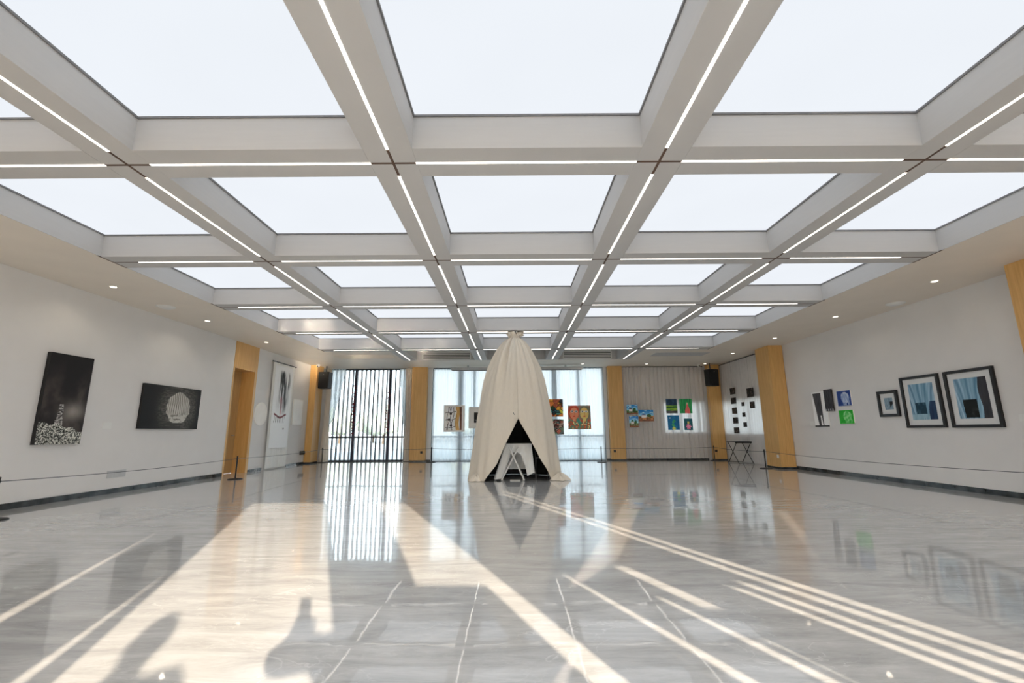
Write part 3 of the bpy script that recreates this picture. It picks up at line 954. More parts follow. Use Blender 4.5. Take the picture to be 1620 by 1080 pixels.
def p_dark_square(seed):
    def f(u, v):
        n = vnoise(u, v, 9, seed, 3)
        return lerp((26, 22, 22), (112, 98, 92), smooth(.5, .8, n))
    return f

def canvas(name, label, cat, pos, rz, W, H, fn, res=60, thick=0.035, side=None, group=None):
    """unframed picture: block with painted front"""
    t = empty(name, pos, rz); tag(t, label, cat, group)
    MB().box(-W / 2, -thick, -H / 2, W / 2, 0, H / 2).build('stretcher', side or M['frame_black'], t)
    paint_mesh('painted_face', W, H, fn, res, t, y=-thick - 0.0015)
    return t
def framed(name, label, pos, rz, W, H, fw, matw, fn, res=70, depth=0.045):
    t = empty(name, pos, rz); tag(t, label, 'picture')
    w, h = W / 2, H / 2
    for q in ((-w, -h, -w + fw, h), (w - fw, -h, w, h)):
        MB().box(q[0], -depth, q[1], q[2], 0, q[3]).build('frame_rail', M['frame_black'], t, bevel=0.003)
    for q in ((-w + fw, -h, w - fw, -h + fw), (-w + fw, h - fw, w - fw, h)):
        MB().box(q[0], -depth, q[1], q[2], 0, q[3]).build('frame_rail', M['frame_black'], t, bevel=0.003)
    MB().box(-w + fw, -0.014, -h + fw, w - fw, -0.004, h - fw).build('mat_board', M['mat'], t)
    paint_mesh('print', W - 2 * fw - 2 * matw, H - 2 * fw - 2 * matw, fn, res, t, y=-0.0165)
    return t
RL, RR = PI / 2, -PI / 2
def on_left(y0, y1, z0, z1): return (XL + 0.003, (y0 + y1) / 2, (z0 + z1) / 2), RL, abs(y1 - y0), z1 - z0
def on_right(y0, y1, z0, z1, x=XR): return (x - 0.003, (y0 + y1) / 2, (z0 + z1) / 2), RR, abs(y1 - y0), z1 - z0
def on_far(x0, x1, z0, z1, y=17.0): return ((x0 + x1) / 2, y, (z0 + z1) / 2), 0.0, abs(x1 - x0), z1 - z0

canvas('canvas_print', 'tall dark canvas of a tower on a pale rocky hill', 'picture', *on_left(7.0, 7.74, 0.90, 2.33), p_tower, 170, 0.06)
canvas('canvas_print', 'wide dark canvas with a pale round opening, beside the oak door', 'picture', *on_left(8.91, 10.56, 1.155, 2.04), p_cave, 130, 0.05)
framed('framed_picture', 'small black framed picture in a wide white mat', *on_right(9.22, 9.72, 1.31, 1.84), 0.055, 0.09, p_small_drape, 240)
framed('framed_picture', 'middle-sized black framed picture of blue drapery with a teal box', *on_right(8.27, 9.10, 1.08, 2.06), 0.05, 0.10, p_drape((20, 56, 74), 21, False), 220)
framed('framed_picture', 'largest black framed picture of blue drapery with a black chair, nearest on the right', *on_right(7.30, 8.16, 1.075, 2.06), 0.05, 0.10, p_drape((14, 20, 20), 25, True), 220)
canvas('ink_drawing', 'tall ink drawing of a dark striped figure on white', 'picture', *on_right(11.33, 11.87, 1.13, 2.0), p_figure, 200, 0.02, M['offwhite'])
canvas('ink_drawing', 'short dark ink drawing hung against the striped figure', 'picture', *on_right(11.08, 11.36, 1.50, 2.03, XR - 0.024), p_figure2, 200, 0.02, M['frame_black'])
canvas('small_canvas', 'small blue square canvas with a pale figure', 'picture', *on_right(10.49, 10.93, 1.60, 1.95), p_blob((26, 52, 120), (54, 86, 160), (196, 206, 226), (150, 170, 210), 31), 160, 0.025, M['offwhite'])
canvas('small_canvas', 'small bright green square canvas below the blue one', 'picture', *on_right(10.49, 10.95, 1.19, 1.50), p_blob((24, 160, 40), (60, 196, 64), (150, 226, 150), (80, 200, 90), 37), 160, 0.025, M['offwhite'])

# far window and curtain pictures (hung in front of the cloth)
PAL1 = [(206, 120, 58), (70, 130, 120), (196, 190, 74), (52, 96, 104), (222, 150, 60), (96, 150, 86), (60, 62, 66), (160, 84, 58)]
PAL2 = [(150, 128, 118), (186, 104, 88), (108, 124, 104), (168, 150, 130), (130, 92, 86), (98, 108, 104)]
def window_art(label, x0, x1, z0, z1, fn, border=None, res=130, ztop=CEIL - 0.001):
    W, H = x1 - x0, z1 - z0
    t = empty('hanging_picture', ((x0 + x1) / 2, 17.0, (z0 + z1) / 2)); tag(t, label, 'picture')
    MB().box(-W / 2, -0.012, -H / 2, W / 2, 0, H / 2).build('backing', M['offwhite'], t)
    b = border or 0
    paint_mesh('painted_face', W - 2 * b, H - 2 * b, fn, res, t, y=-0.0135, gain=1.28)
    for x in (-W * 0.35, W * 0.35):
        MB().tube([(x, -0.004, H / 2), (x, -0.004, ztop - (z0 + z1) / 2)], 0.0018, 4).build('hanging_wire', M['grey_metal'], t)
    return t
window_art('pale picture of bare branches and a brown trunk left of the tent', -2.56, -1.78, 1.06, 2.03, p_branch, 0.06)
window_art('dark photograph in a wide white border half behind the left side of the tent', -1.64, -0.85, 1.18, 1.96, p_darkphoto, 0.2)
window_art('small green and orange patterned painting high beside the right side of the tent', 1.20, 1.86, 1.59, 2.23, p_patch(PAL1, 61))
window_art('small muted grey and red patterned painting low beside the right side of the tent', 1.20, 1.87, 0.94, 1.49, p_patch(PAL2, 63), ztop=1.59)
window_art('square painting of two women with orange and yellow faces', 2.04, 2.88, 1.12, 1.99, p_faces)
window_art('small landscape with white house, upper left of the group of three', 4.22, 4.63, 1.66, 2.01, p_land((30, 110, 170), (120, 180, 210), (92, 130, 80), 81, (70, 70, 90)))
window_art('widest landscape with white house, right of the group of three', 4.65, 5.20, 1.40, 1.82, p_land((28, 104, 168), (130, 184, 208), (180, 130, 88), 84, (60, 80, 130)))
window_art('small landscape with a dark tree, lower left of the group of three', 4.29, 4.63, 1.18, 1.59, p_land((24, 100, 172), (150, 196, 214), (120, 126, 84), 87, (44, 84, 60)), ztop=1.66)
window_art('dark painting of green fields under a slate sky, upper left of four', 5.69, 6.10, 1.68, 2.21, p_field)
window_art('green painting with a red figure, upper right of four', 6.19, 6.65, 1.68, 2.21, p_greenred)
window_art('blue underwater painting, lower left of four', 5.71, 6.14, 1.08, 1.61, p_bluefish, ztop=1.68)
window_art('small teal painting with a pink blossom, lower right of four', 6.31, 6.62, 1.07, 1.49, p_lotus, ztop=1.68)

sq = [(15.66, 16.02, 2.28, 2.50, 'topmost dark square print of the column of five'), (15.66, 16.01, 1.95, 2.16, 'second from the top of the column of five dark square prints'),
      (15.66, 16.0, 1.61, 1.82, 'middle one of the column of five dark square prints'), (15.65, 16.0, 1.28, 1.49, 'second from the bottom of the column of five dark square prints'),
      (15.64, 16.0, 0.95, 1.15, 'lowest dark square print of the column of five'), (15.12, 15.30, 1.84, 1.97, 'top one of three tiny dark prints in the middle'),
      (15.12, 15.31, 1.49, 1.63, 'middle one of three tiny dark prints in the middle'), (15.09, 15.31, 1.16, 1.31, 'lowest of three tiny dark prints in the middle'),
      (14.47, 14.88, 2.10, 2.39, 'largest dark reddish print, upper right on the net curtain'), (14.48, 14.76, 1.74, 1.95, 'plain black print under the largest reddish one')]
sq_top = [CEIL - 0.001, 2.28, 1.95, 1.61, 1.28, CEIL - 0.001, 1.84, 1.49, CEIL - 0.001, 2.10]
for k, (a, b, z0, z1, lab) in enumerate(sq):
    y = (a + b) / 2
    W, H = b - a, z1 - z0
    t = empty('square_print', (7.66, y, (z0 + z1) / 2), RR); tag(t, lab, 'print', 'dark prints on the net curtain')
    MB().box(-W / 2, -0.010, -H / 2, W / 2, 0, H / 2).build('board', M['frame_black'], t)
    paint_mesh('printed_face', W, H, p_dark_square(90 + k), 60, t, y=-0.0115)
    MB().tube([(0, -0.004, H / 2), (0, -0.004, sq_top[k] - (z0 + z1) / 2)], 0.0015, 4).build('hanging_wire', M['grey_metal'], t)

# label cards
for pos, rz, lab in (((XL, 8.27, 1.205), RL, 'small white caption card between the two dark canvases'), ((XR, 12.02, 1.215), RR, 'small white caption card left of the striped ink figure'),
                     ((XR, 7.0, 1.22), RR, 'small white caption card right of the largest framed picture'), ((XL, 15.93, 1.18), RL, 'tiny white caption card beside the white rectangular canvas')):
    t = empty('caption_card', pos, rz); tag(t, lab, 'label')
    w = 0.09 if 'tiny' not in lab else 0.05
    MB().box(-w, -0.006, -0.055, w, 0, 0.055).build('card', M['white'], t)

# white pieces, scroll and sockets on the left wall
t = empty('round_canvas', (XL, 13.22, 1.60), RL); tag(t, 'round cream canvas on the wall right of the oak door', 'picture')
m = MB(); n = 40
ring = [(0.34 * math.cos(2 * PI * k / n), 0.33 * math.sin(2 * PI * k / n)) for k in range(n)]
m.prism_xz(ring, -0.03, 0.0); m.build('disc', M['offwhite'], t, bevel=0.004)
canvas('white_canvas', 'blank white upright canvas right of the hanging scroll', 'picture', (XL + 0.003, 15.47, 1.74), RL, 0.66, 0.84, lambda u, v: lerp((252, 252, 250), (240, 240, 240), vnoise(u, v, 3, 5, 2)), 12, 0.03, M['offwhite'])
def p_scroll(u, v):
    c = np.full(u.shape + (3,), 1.0) * np.array((245, 247, 249.))
    n = vnoise(u * 6, v * 1.2, 5, 101, 4)
    cl = np.exp(-((u - .54) / .20) ** 2) * smooth(.38, .55, v) * smooth(.93, .80, v)
    top = np.maximum(np.exp(-((u - .45) / .13) ** 2) * smooth(.55, .72, v), np.exp(-((u - .75) / .10) ** 2 - ((v - .82) / .09) ** 2)) * smooth(.96, .90, v)
    c = lerp(c, (52, 52, 54), np.clip(1.5 * np.maximum(cl * .8, top) * smooth(.30, .62, n), 0, 1))
    rd = np.exp(-((u - .46) / .08) ** 2) * smooth(.36, .45, v) * smooth(.68, .55, v)
    c = lerp(c, (206, 96, 108), rd * smooth(.4, .7, vnoise(u * 8, v, 7, 103, 2)) * .8)
    bowl = (np.abs(v - .385 + .02 * np.cos((u - .45) * 9)) < .012) & (np.abs(u - .45) < .34)
    c = np.where(bowl[..., None], lerp((70, 66, 66), (190, 90, 96), n), c)
    drip = (np.sin(u * 60 + 3 * np.sin(v * 20)) > .86) & (v > .30) & (v < .39) & (np.abs(u - .42) < .3)
    c = np.where(drip[..., None], np.array((96, 92, 92.)), c)
    st = (ell(u, v, .70, .23, .03, .012) < 1)
    return np.where(st[..., None], np.array((90, 86, 92.)), c)
t = empty('hanging_scroll', (XL, 14.26, 0), RL); tag(t, 'long white hanging scroll with ink and red brush strokes', 'scroll')
MB().tube([(-0.72, -0.06, 3.20), (0.78, -0.06, 3.20)], 0.018).build('rod', M['dark_metal'], t)
MB().grid(60, 10, lambda a, b: (-0.66 + 1.28 * a, -0.075 + 0.012 * math.sin(a * 40 + 2 * b), 0.04 + 3.14 * b)).build('backing_cloth', M['tablecloth'], t, smooth=True)
pm = paint_mesh('painted_silk', 1.10, 2.50, p_scroll, 100, t, y=-0.098); pm.location = (-0.04, 0, 1.86)
t = empty('junction_box', (XL, 16.05, 0.38), RL); tag(t, 'small black junction box low on the wall in the far left corner', 'junction box')
MB().box(-0.15, -0.06, -0.06, 0.15, 0, 0.06).build('box', M['black'], t, bevel=0.006); MB().box(-0.12, -0.064, -0.04, 0.12, -0.06, 0.04).build('cover', M['black'], t)
t = empty('wall_plate', (XL, 8.63, 0.34), RL); tag(t, 'grey louvred wall plate low on the left wall under the caption card', 'wall plate')
MB().box(-0.20, -0.008, -0.065, 0.20, 0, 0.065).build('plate', M['vent'], t)
for k in range(3):
    MB().box(-0.185 + k * 0.125, -0.013, -0.05, -0.065 + k * 0.125, -0.008, 0.05).build('socket_module', M['vent'], t, bevel=0.002)
for x, y, rz, mt, lab in ((-3.34, 16.95, 0, 'black', 'black wall socket on the oak pillar between the windows'), (3.70, 16.95, 0, 'black', 'black wall socket on the oak column right of the tent'), (7.38, 13.02, RR, 'white', 'white wall socket on the wide oak column'),
                         (7.28, 16.72, 0, 'black', 'black socket box on the far right corner column')):
    t = empty('wall_socket', (x, y, 0.335), rz); tag(t, lab, 'socket')
    w = 0.043
    MB().box(-w, -0.012, -w, w, 0, w).build('plate', M[mt], t, bevel=0.003)
    MB().box(-0.022, -0.016, -0.022, 0.022, -0.012, 0.022).build('outlet', M[mt], t)

# ------------------------------------------------------------------ barrier posts and cords
st_proto = None
posts = [(-6.56, 6.0, 'black barrier post at the left edge of the view'), (-6.50, 11.0, 'black barrier post in front of the oak door'), (-6.86, 16.75, 'black barrier post at the left side of the slatted window'),
         (-2.92, 16.68, 'black barrier post at the left end of the wide curtained window'), (3.05, 16.15, 'black barrier post right of the tent'), (7.13, 16.55, 'black barrier post in the far right corner'),
         (7.05, 13.1, 'black barrier post in front of the wide oak column'), (7.05, 6.1, 'black barrier post beyond the right edge of the view')]
for x, y, lab in posts:
    if st_proto is None:
        st_proto = empty('barrier_post', (x, y, 0))
        MB().lathe([(0.16, 0.0), (0.16, 0.012), (0.14, 0.02), (0.03, 0.028)], seg=28).build('base', M['black'], st_proto, smooth=False)
        MB().lathe([(0.016, 0.026), (0.016, 0.50), (0.019, 0.505), (0.019, 0.52), (0.012, 0.528)], seg=12).build('post', M['black'], st_proto)
        MB().lathe([(0.022, 0.455), (0.024, 0.47), (0.022, 0.485)], seg=12).build('cord_ring', M['black'], st_proto)
        o = st_proto
    else:
        o = copy_tree(st_proto); o.location = (x, y, 0)
    tag(o, lab, 'barrier post', 'barrier posts along the walls')
def cord(a, b, lab, sag=0.035, za=0.47, zb=0.47):
    A, B = Vector((a[0], a[1], za)), Vector((b[0], b[1], zb))
    D = (B - A).normalized() * 0.022; A, B = A + D, B - D
    pts = []
    for k in range(15):
        s = k / 14; p = A.lerp(B, s); p.z -= sag * 4 * s * (1 - s); pts.append(p)
    tag(MB().tube(pts, 0.0055, 6).build('barrier_rope', M['dark_metal']), lab, 'rope', 'barrier ropes')
cord((-6.42, -0.6), posts[0], 'thin dark barrier rope running out of view at the left edge')
cord(posts[0], posts[1], 'thin dark barrier rope along the left wall below the two dark canvases')
cord(posts[1], posts[2], 'thin dark barrier rope from the oak door to the slatted window')
cord(posts[2], posts[3], 'thin dark barrier rope across the slatted window')
cord(posts[3], posts[4], 'thin dark barrier rope passing behind the tent')
cord(posts[4], posts[5], 'thin dark barrier rope below the colourful pictures')
cord(posts[5], posts[6], 'thin dark barrier rope in front of the folding stand')
cord(posts[6], posts[7], 'thin dark barrier rope along the right wall below the framed pictures', 0.05)

# folding stand at right
t = empty('folding_stand', (7.40, 15.2, 0)); tag(t, 'black folding tray stand in front of the dark prints', 'stand')
for x in (-0.24, 0.22):
    MB().tube([(x, -0.36, 0.012), (x, 0.30, 0.68)], 0.011).build('leg', M['black'], t)
    MB().tube([(x + 0.024, 0.40, 0.012), (x + 0.024, -0.26, 0.68)], 0.011).build('leg', M['black'], t)
for y in (-0.36, 0.40):
    MB().tube([(-0.24, y, 0.03), (0.235, y, 0.03)], 0.009).build('foot_bar', M['black'], t)
MB().box(-0.27, -0.28, 0.68, 0.26, 0.32, 0.70).build('tray_top', M['black'], t)
MB().box(-0.27, -0.285, 0.645, 0.26, -0.27, 0.68).build('apron', M['black'], t)

# ------------------------------------------------------------------ tent
TX, TY = 0.05, 10.87
prof = [(0.0, 1.06), (0.12, 1.03), (0.40, 0.995), (0.70, 0.965), (1.38, 0.87), (1.84, 0.79), (2.24, 0.695), (2.55, 0.58), (2.80, 0.46), (2.99, 0.365), (3.15, 0.265), (3.24, 0.185), (3.285, 0.135), (3.32, 0.12), (3.36, 0.17), (3.41, 0.20), (3.44, 0.13)]
def rad(z):
    for (a, ra), (b, rb) in zip(prof[:-1], prof[1:]):
        if z <= b:
            s = (z - a) / (b - a); return ra + (rb - ra) * s
    return prof[-1][1]
XLs = [(0.0, -0.66), (0.10, -0.57), (0.38, -0.37), (0.76, -0.19), (1.07, -0.02), (1.33, 0.115)]
XRs = [(0.0, 0.93), (0.08, 0.86), (0.23, 0.74), (0.58, 0.55), (0.96, 0.34), (1.20, 0.19), (1.33, 0.125)]
def interp(t, z):
    for (a, ra), (b, rb) in zip(t[:-1], t[1:]):
        if z <= b:
            return ra + (rb - ra) * (z - a) / (b - a)
    return t[-1][1]
def smooth_step(a, b, x):
    t = max(0.0, min(1.0, (x - a) / (b - a)))
    return t * t * (3 - 2 * t)
def tent_fn(shrink=0.0, amp=1.0):
    def fn(u, v):
        z = 3.44 * v
        r = rad(z) - shrink
        r = max(0.05, r)
        xl, xr = interp(XLs, z), interp(XRs, z)
        fl = math.asin(max(-0.98, min(0.98, (xl - TX) / r))); fr = math.asin(max(-0.98, min(0.98, (xr - TX) / r)))
        if z > 1.33:
            fl = fr = 0.08
        ph = fr + u * (2 * PI + fl - fr)
        f = 0.8 * math.cos(9 * ph + 0.4) + 0.7 * math.cos(14 * ph + 1.3 + 0.3 * z) + 0.5 * math.cos(23 * ph + 2.1 - 0.4 * z)
        f += 1.5 * (0.6 - abs(math.cos(8 * ph + 0.9 + 0.25 * math.sin(2 * ph)))) * smooth_step(1.9, 3.1, z)
        k = 0.055 if z > 3.28 else (0.014 + 0.11 * max(0, (z - 1.7) / 1.6) ** 1.2 + 0.014 * max(0, (0.7 - z) / 0.7))
        rr = r * (1 + amp * k * f)
        zz = z
        if z > 3.34:
            rr *= 1 + 0.22 * math.cos(3 * ph + 2.2) + 0.12 * math.cos(7 * ph)
            zz += (z - 3.34) * (0.5 * math.cos(5 * ph + 1) + 0.25 * math.cos(11 * ph))
            zz = min(zz, CEIL - 0.012)
        # hem lifts and bunches a little
        if z < 0.25:
            rr += (0.25 - z) * 0.10 * math.cos(3 * ph + 0.5)
            zz = max(0.004, z)
        # edges of the slit turn inwards
        e = min(u, 1 - u)
        if z < 1.33 and e < 0.03:
            rr -= (0.03 - e) * 1.1
        return (rr * math.sin(ph), -rr * math.cos(ph), zz)
    return fn
tent = empty('canvas_tent', (TX, TY, 0)); tag(tent, 'tall beige canvas tent gathered at the ceiling with an open front slit', 'tent')
MB().grid(220, 90, tent_fn(0.0)).build('canvas_cover', M['canvas_tent'], tent, smooth=True, solid=0.006)
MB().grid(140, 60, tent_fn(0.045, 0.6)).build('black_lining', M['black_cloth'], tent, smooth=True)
tie = [(0.142 * math.cos(2 * PI * k / 24), 0.142 * math.sin(2 * PI * k / 24), 3.31 + 0.008 * math.sin(k)) for k in range(25)]
MB().tube(tie, 0.012, 6).build('tie_cord', M['drape'], tent)
MB().tube([(0, 0, 3.33), (0, 0, CEIL - 0.006)], 0.02).lathe([(0.05, CEIL - 0.016), (0.05, CEIL - 0.006)], seg=16).build('ceiling_hook', M['grey_metal'], tent)
MB().tube([(-0.045, -0.895, 1.465), (-0.03, -0.90, 1.44), (-0.01, -0.90, 1.41)], 0.006, 6).build('slit_pin', M['dark_metal'], tent)
# bunched cloth on the floor at the two ends of the slit
for x, y, sx, lab in ((-0.86, -0.62, 0.16, 'L'), (0.98, -0.52, 0.20, 'R')):
    def heap(u, v, x=x, y=y, sx=sx):
        a = 2 * PI * u; r = 1 - v
        q = 1 + 0.22 * math.cos(5 * a + x) + 0.12 * math.cos(9 * a)
        return (x + sx * r * q * math.cos(a), y + sx * 0.8 * r * q * math.sin(a), 0.008 + 0.13 * (1 - r ** 1.6) * (1 + 0.3 * math.cos(7 * a)))
    MB().grid(40, 8, heap).build('bunched_hem', M['canvas_tent'], tent, smooth=True)

# table in the tent
t = empty('folding_table', (0.10, 10.62, 0)); tag(t, 'white folding table with crossed legs inside the tent', 'table')
MB().box(-0.26, -0.24, 0.755, 0.30, 0.26, 0.785).build('table_top', M['white'], t, bevel=0.004)
for y in (-0.33, 0.22):
    MB().tube([(-0.36, y, 0.012), (0.02, y, 0.72)], 0.017).build('leg', M['white'], t)
    MB().tube([(0.14, y - 0.034, 0.012), (-0.19, y - 0.034, 0.72)], 0.017).build('leg', M['white'], t)
MB().tube([(-0.17, -0.30, 0.012), (0.05, -0.32, 0.012)], 0.010).build('foot_bar', M['white'], t)
def zb(s):
    pts = [(0, 0.03), (0.16, 0.04), (0.27, 0.30), (0.36, 0.585), (0.50, 0.615), (0.62, 0.56), (0.74, 0.32), (0.80, 0.10), (1, 0.17)]
    for (a, ra), (b, rb) in zip(pts[:-1], pts[1:]):
        if s <= b: return ra + (rb - ra) * (s - a) / (b - a)
    return 0.12
cl = MB()
X0, X1, Y0_, Y1_ = -0.17, 0.41, 10.375, 10.885
cl.grid(24, 12, lambda a, b: (X0 + (X1 - X0) * a, Y0_ + (Y1_ - Y0_) * b, 0.791 + 0.001 * math.sin(9 * a)))
def front(a, b):
    d = 1 - b
    xb = X0 + (X1 - X0) * a
    xx = xb + d * (-0.24 * (1 - a) ** 2 + 0.05 * a ** 3)
    z = zb(a) + (0.791 - zb(a)) * b
    return (xx, Y0_ - 0.004 - 0.03 * d - 0.022 * d * math.sin(26 * a + 0.6), z)
cl.grid(60, 14, front)
cl.grid(30, 12, lambda a, b: (X0 - 0.004 - (1 - b) * (0.24 + 0.02 * math.sin(20 * a)), Y0_ + (Y1_ - Y0_) * a, 0.03 + 0.761 * b))
cl.grid(30, 12, lambda a, b: (X1 + 0.004 + (1 - b) * (0.05 + 0.02 * math.sin(22 * a)), Y0_ + (Y1_ - Y0_) * a, 0.15 + 0.641 * b))
cl.grid(30, 12, lambda a, b: (X0 + (X1 - X0) * a, Y1_ + 0.004 + (1 - b) * (0.03 + 0.02 * math.sin(24 * a)), 0.2 + 0.591 * b))
tag(cl.build('tablecloth', M['tablecloth'], smooth=True), 'white tablecloth draped over the table inside the tent', 'tablecloth')
# folding chair in the dark of the tent
t = empty('folding_chair', (0.67, 10.85, 0), 0.0); tag(t, 'dark folding chair with thin metal legs beside the white table', 'chair')
MB().box(-0.14, -0.19, 0.44, 0.14, 0.19, 0.465).build('seat', M['black'], t, bevel=0.008)
MB().box(-0.14, 0.20, 0.60, 0.14, 0.22, 0.82).build('backrest', M['black'], t, bevel=0.006)
for x in (-0.155, 0.155):
    MB().tube([(x, -0.22, 0.01), (x, 0.21, 0.82)], 0.009).build('leg', M['grey_metal'], t)
    MB().tube([(x * 0.93, 0.24, 0.01), (x * 0.93, -0.17, 0.46)], 0.009).build('leg', M['grey_metal'], t)
MB().tube([(-0.155, -0.2, 0.475), (0.155, -0.2, 0.475)], 0.008).build('front_bar', M['grey_metal'], t)

# ------------------------------------------------------------------ back wall behind the viewer: drapes with open slits and a doorway
# each slit: (z bottom, z top, (x left, x right) at z=1.1, (x left, x right) at the top)
slits = [(0.0, 2.22, (-1.50, -1.385), (-1.325, -1.310)), (0.0, 1.68, (-0.885, -0.815), (-0.712, -0.700)), (0.0, 2.79, (-0.715, 1.785), (-0.60, 1.745)),
         (0.0, 1.35, (2.148, 2.175), (2.148, 2.175)), (0.0, 1.56, (2.25, 2.335), (2.26, 2.31)), (0.0, 1.40, (2.60, 2.68), (2.615, 2.675)), (0.0, 1.19, (2.722, 2.76), (2.722, 2.768)),
         (1.32, 1.63, (2.765, 2.895), (2.765, 2.895)), (0.0, 1.46, (3.245, 3.335), (3.25, 3.33)), (0.0, 1.50, (3.387, 3.485), (3.39, 3.48)), (0.0, 3.10, (3.56, 3.665), (3.56, 3.665)), (0.0, 3.26, (3.715, 3.825), (3.715, 3.825))]
def edge(s, side, z):
    z0, zt, a, b = s
    return a[side] + (b[side] - a[side]) * (z - 1.1) / max(0.05, (zt - 1.1))
wall_back = struct(empty('wall_back', (0, YB, 0)), 'draped glass front behind the viewer')
MB().box(XL - 0.3, -0.2, CEIL - 0.01, XR + 0.3, -0.08, ROOF + 0.1).build('header_beam', M['wall'], wall_back)
prev = None
def slab(name, poly):
    return MB().prism_xz(poly, -0.03, 0.03).build(name, M['back_drape'], wall_back)
for i, s in enumerate(slits + [None]):
    if prev is None: l0 = lT = XL
    else: l0, lT = edge(prev, 1, 0), edge(prev, 1, prev[1])
    zl = prev[1] if prev else CEIL
    if s is None: r0 = rT = XR; zr = CEIL
    else: r0, rT = edge(s, 0, 0), edge(s, 0, s[1]); zr = s[1]
    poly = [(l0, 0), (r0, 0), (rT, zr)]
    if zr < CEIL: poly.append((rT, CEIL))
    if zl < CEIL: poly += [(lT, CEIL), (lT, zl)]
    else: poly.append((lT, CEIL))
    slab('drape_panel', poly)
    if s is not None:
        slab('drape_panel', [(edge(s, 0, s[1]), s[1]), (edge(s, 1, s[1]), s[1]), (edge(s, 1, s[1]), CEIL), (edge(s, 0, s[1]), CEIL)])
        if s[0] > 0:
            slab('drape_panel', [(edge(s, 0, 0), 0), (edge(s, 1, 0), 0), (edge(s, 1, s[0]), s[0]), (edge(s, 0, s[0]), s[0])])
    prev = s

# tied drape, and an unseen board added to cast a flat-topped shadow
tied_curtain('door_drape', 'tied beige drape hanging in the doorway behind the viewer', (0.48, 1.38), (0.48, 1.10), (0.48, 1.0), 1.46, -0.80, M['drape'], n=6, amp=0.02)
t = empty('shadow_board', (1.005, -0.715, 0)); tag(t, 'low white board added in the doorway behind the viewer to cast a shadow', 'shadow board')
MB().box(-0.53, -0.015, 0.06, 0.53, 0.02, 1.41).build('panel', M['white'], t, bevel=0.006)
for x in (-0.4, 0.4):
    MB().box(x - 0.03, -0.05, 0.0, x + 0.03, 0.05, 0.06).build('foot', M['grey_metal'], t)

# ------------------------------------------------------------------ people behind the viewer (their shadows fall into the view)
def person(name, label, loc, rz, J, parts_extra=None):
    """J: joints dict -> (x,y,z); one continuous skinned body"""
    t = empty(name, loc, rz); tag(t, label, 'person')
    verts, edges, radii, idx = [], [], [], {}
    def add(n, p, r, parent=None):
        idx[n] = len(verts); verts.append(p); radii.append(r)
        if parent is not None: edges.append((idx[parent], idx[n]))
    for n, p, r, par in J:
        add(n, p, r, par)
    for s in ('l', 'r'):
        if 'hand_' + s in idx:
            h = Vector(verts[idx['hand_' + s]]); w = Vector(verts[idx['wrist_' + s]])
            d = (h - w).normalized(); side = d.cross(Vector((0, 0, 1)))
            if side.length < 0.1: side = Vector((1, 0, 0))
            side.normalize(); nrm = side.cross(d)
            for k, (o, ln) in enumerate(((-0.03, 0.075), (-0.01, 0.085), (0.01, 0.08), (0.03, 0.065))):
                b = h + side * o + d * 0.02; m = b + d * ln * 0.55; e = m + d * ln * 0.35 + nrm * 0.02
                add('f%s%da' % (s, k), tuple(b), 0.009, 'hand_' + s); add('f%s%db' % (s, k), tuple(m), 0.008, 'f%s%da' % (s, k)); add('f%s%dc' % (s, k), tuple(e), 0.007, 'f%s%db' % (s, k))
            b = h - d * 0.03 + side * 0.035; e = b + side * 0.03 + d * 0.04
            add('t%sa' % s, tuple(b), 0.011, 'hand_' + s); add('t%sb' % s, tuple(e), 0.009, 't%sa' % s)
    me = bpy.data.meshes.new('body')
    me.from_pydata(verts, edges, [])
    o = bpy.data.objects.new('body', me); COL.objects.link(o); o.parent = t
    me.materials.append(M['cloth_dark'])
    sk = o.modifiers.new('skin', 'SKIN'); sk.use_smooth_shade = True
    sv = me.skin_vertices[0].data
    for i, r in enumerate(radii):
        sv[i].radius = (r, r); sv[i].use_root = (i == 0)
    ss = o.modifiers.new('sub', 'SUBSURF'); ss.levels = 1; ss.render_levels = 1
    # head with face and hair
    hx, hy, hz = dict((n, p) for n, p, r, par in J)['head']
    hd = MB()
    def sph(u, v):
        a, b = 2 * PI * u, PI * (v - 0.5)
        x = 0.075 * math.cos(b) * math.cos(a); y = 0.095 * math.cos(b) * math.sin(a); z = 0.12 * math.sin(b)
        if z < -0.03: x *= 1 - 1.5 * (-z - 0.03); 
        if y > 0.085 and abs(z) < 0.03: y += 0.02 * (1 - abs(z) / 0.03) * max(0, 1 - abs(x) / 0.02)
        return (hx + x, hy + y, hz + z)
    hd.grid(28, 18, sph); head = hd.build('head', M['skin'], t, smooth=True)
    MB().grid(28, 12, lambda u, v: (hx + 0.084 * math.cos(PI * (0.02 + 0.48 * v)) * math.cos(2 * PI * u), hy - 0.012 + 0.098 * math.cos(PI * (0.02 + 0.48 * v)) * math.sin(2 * PI * u), hz + 0.015 + 0.118 * math.sin(PI * (0.02 + 0.48 * v)))).build('hair', M['hair'], head, smooth=True)
    for s in (-1, 1):
        MB().lathe([(0.003, -0.012), (0.011, 0.0), (0.003, 0.012)], hx + s * 0.03, hy + 0.088, 10).build('eye', M['black'], head).location = (0, 0, hz + 0.005)
        MB().box(hx + s * 0.074, hy - 0.02, hz - 0.03, hx + s * 0.086, hy + 0.012, hz + 0.03).build('ear', M['skin'], head, bevel=0.005)
    MB().box(hx - 0.022, hy + 0.085, hz - 0.058, hx + 0.022, hy + 0.094, hz - 0.050).build('mouth', M['red'], head)
    return t
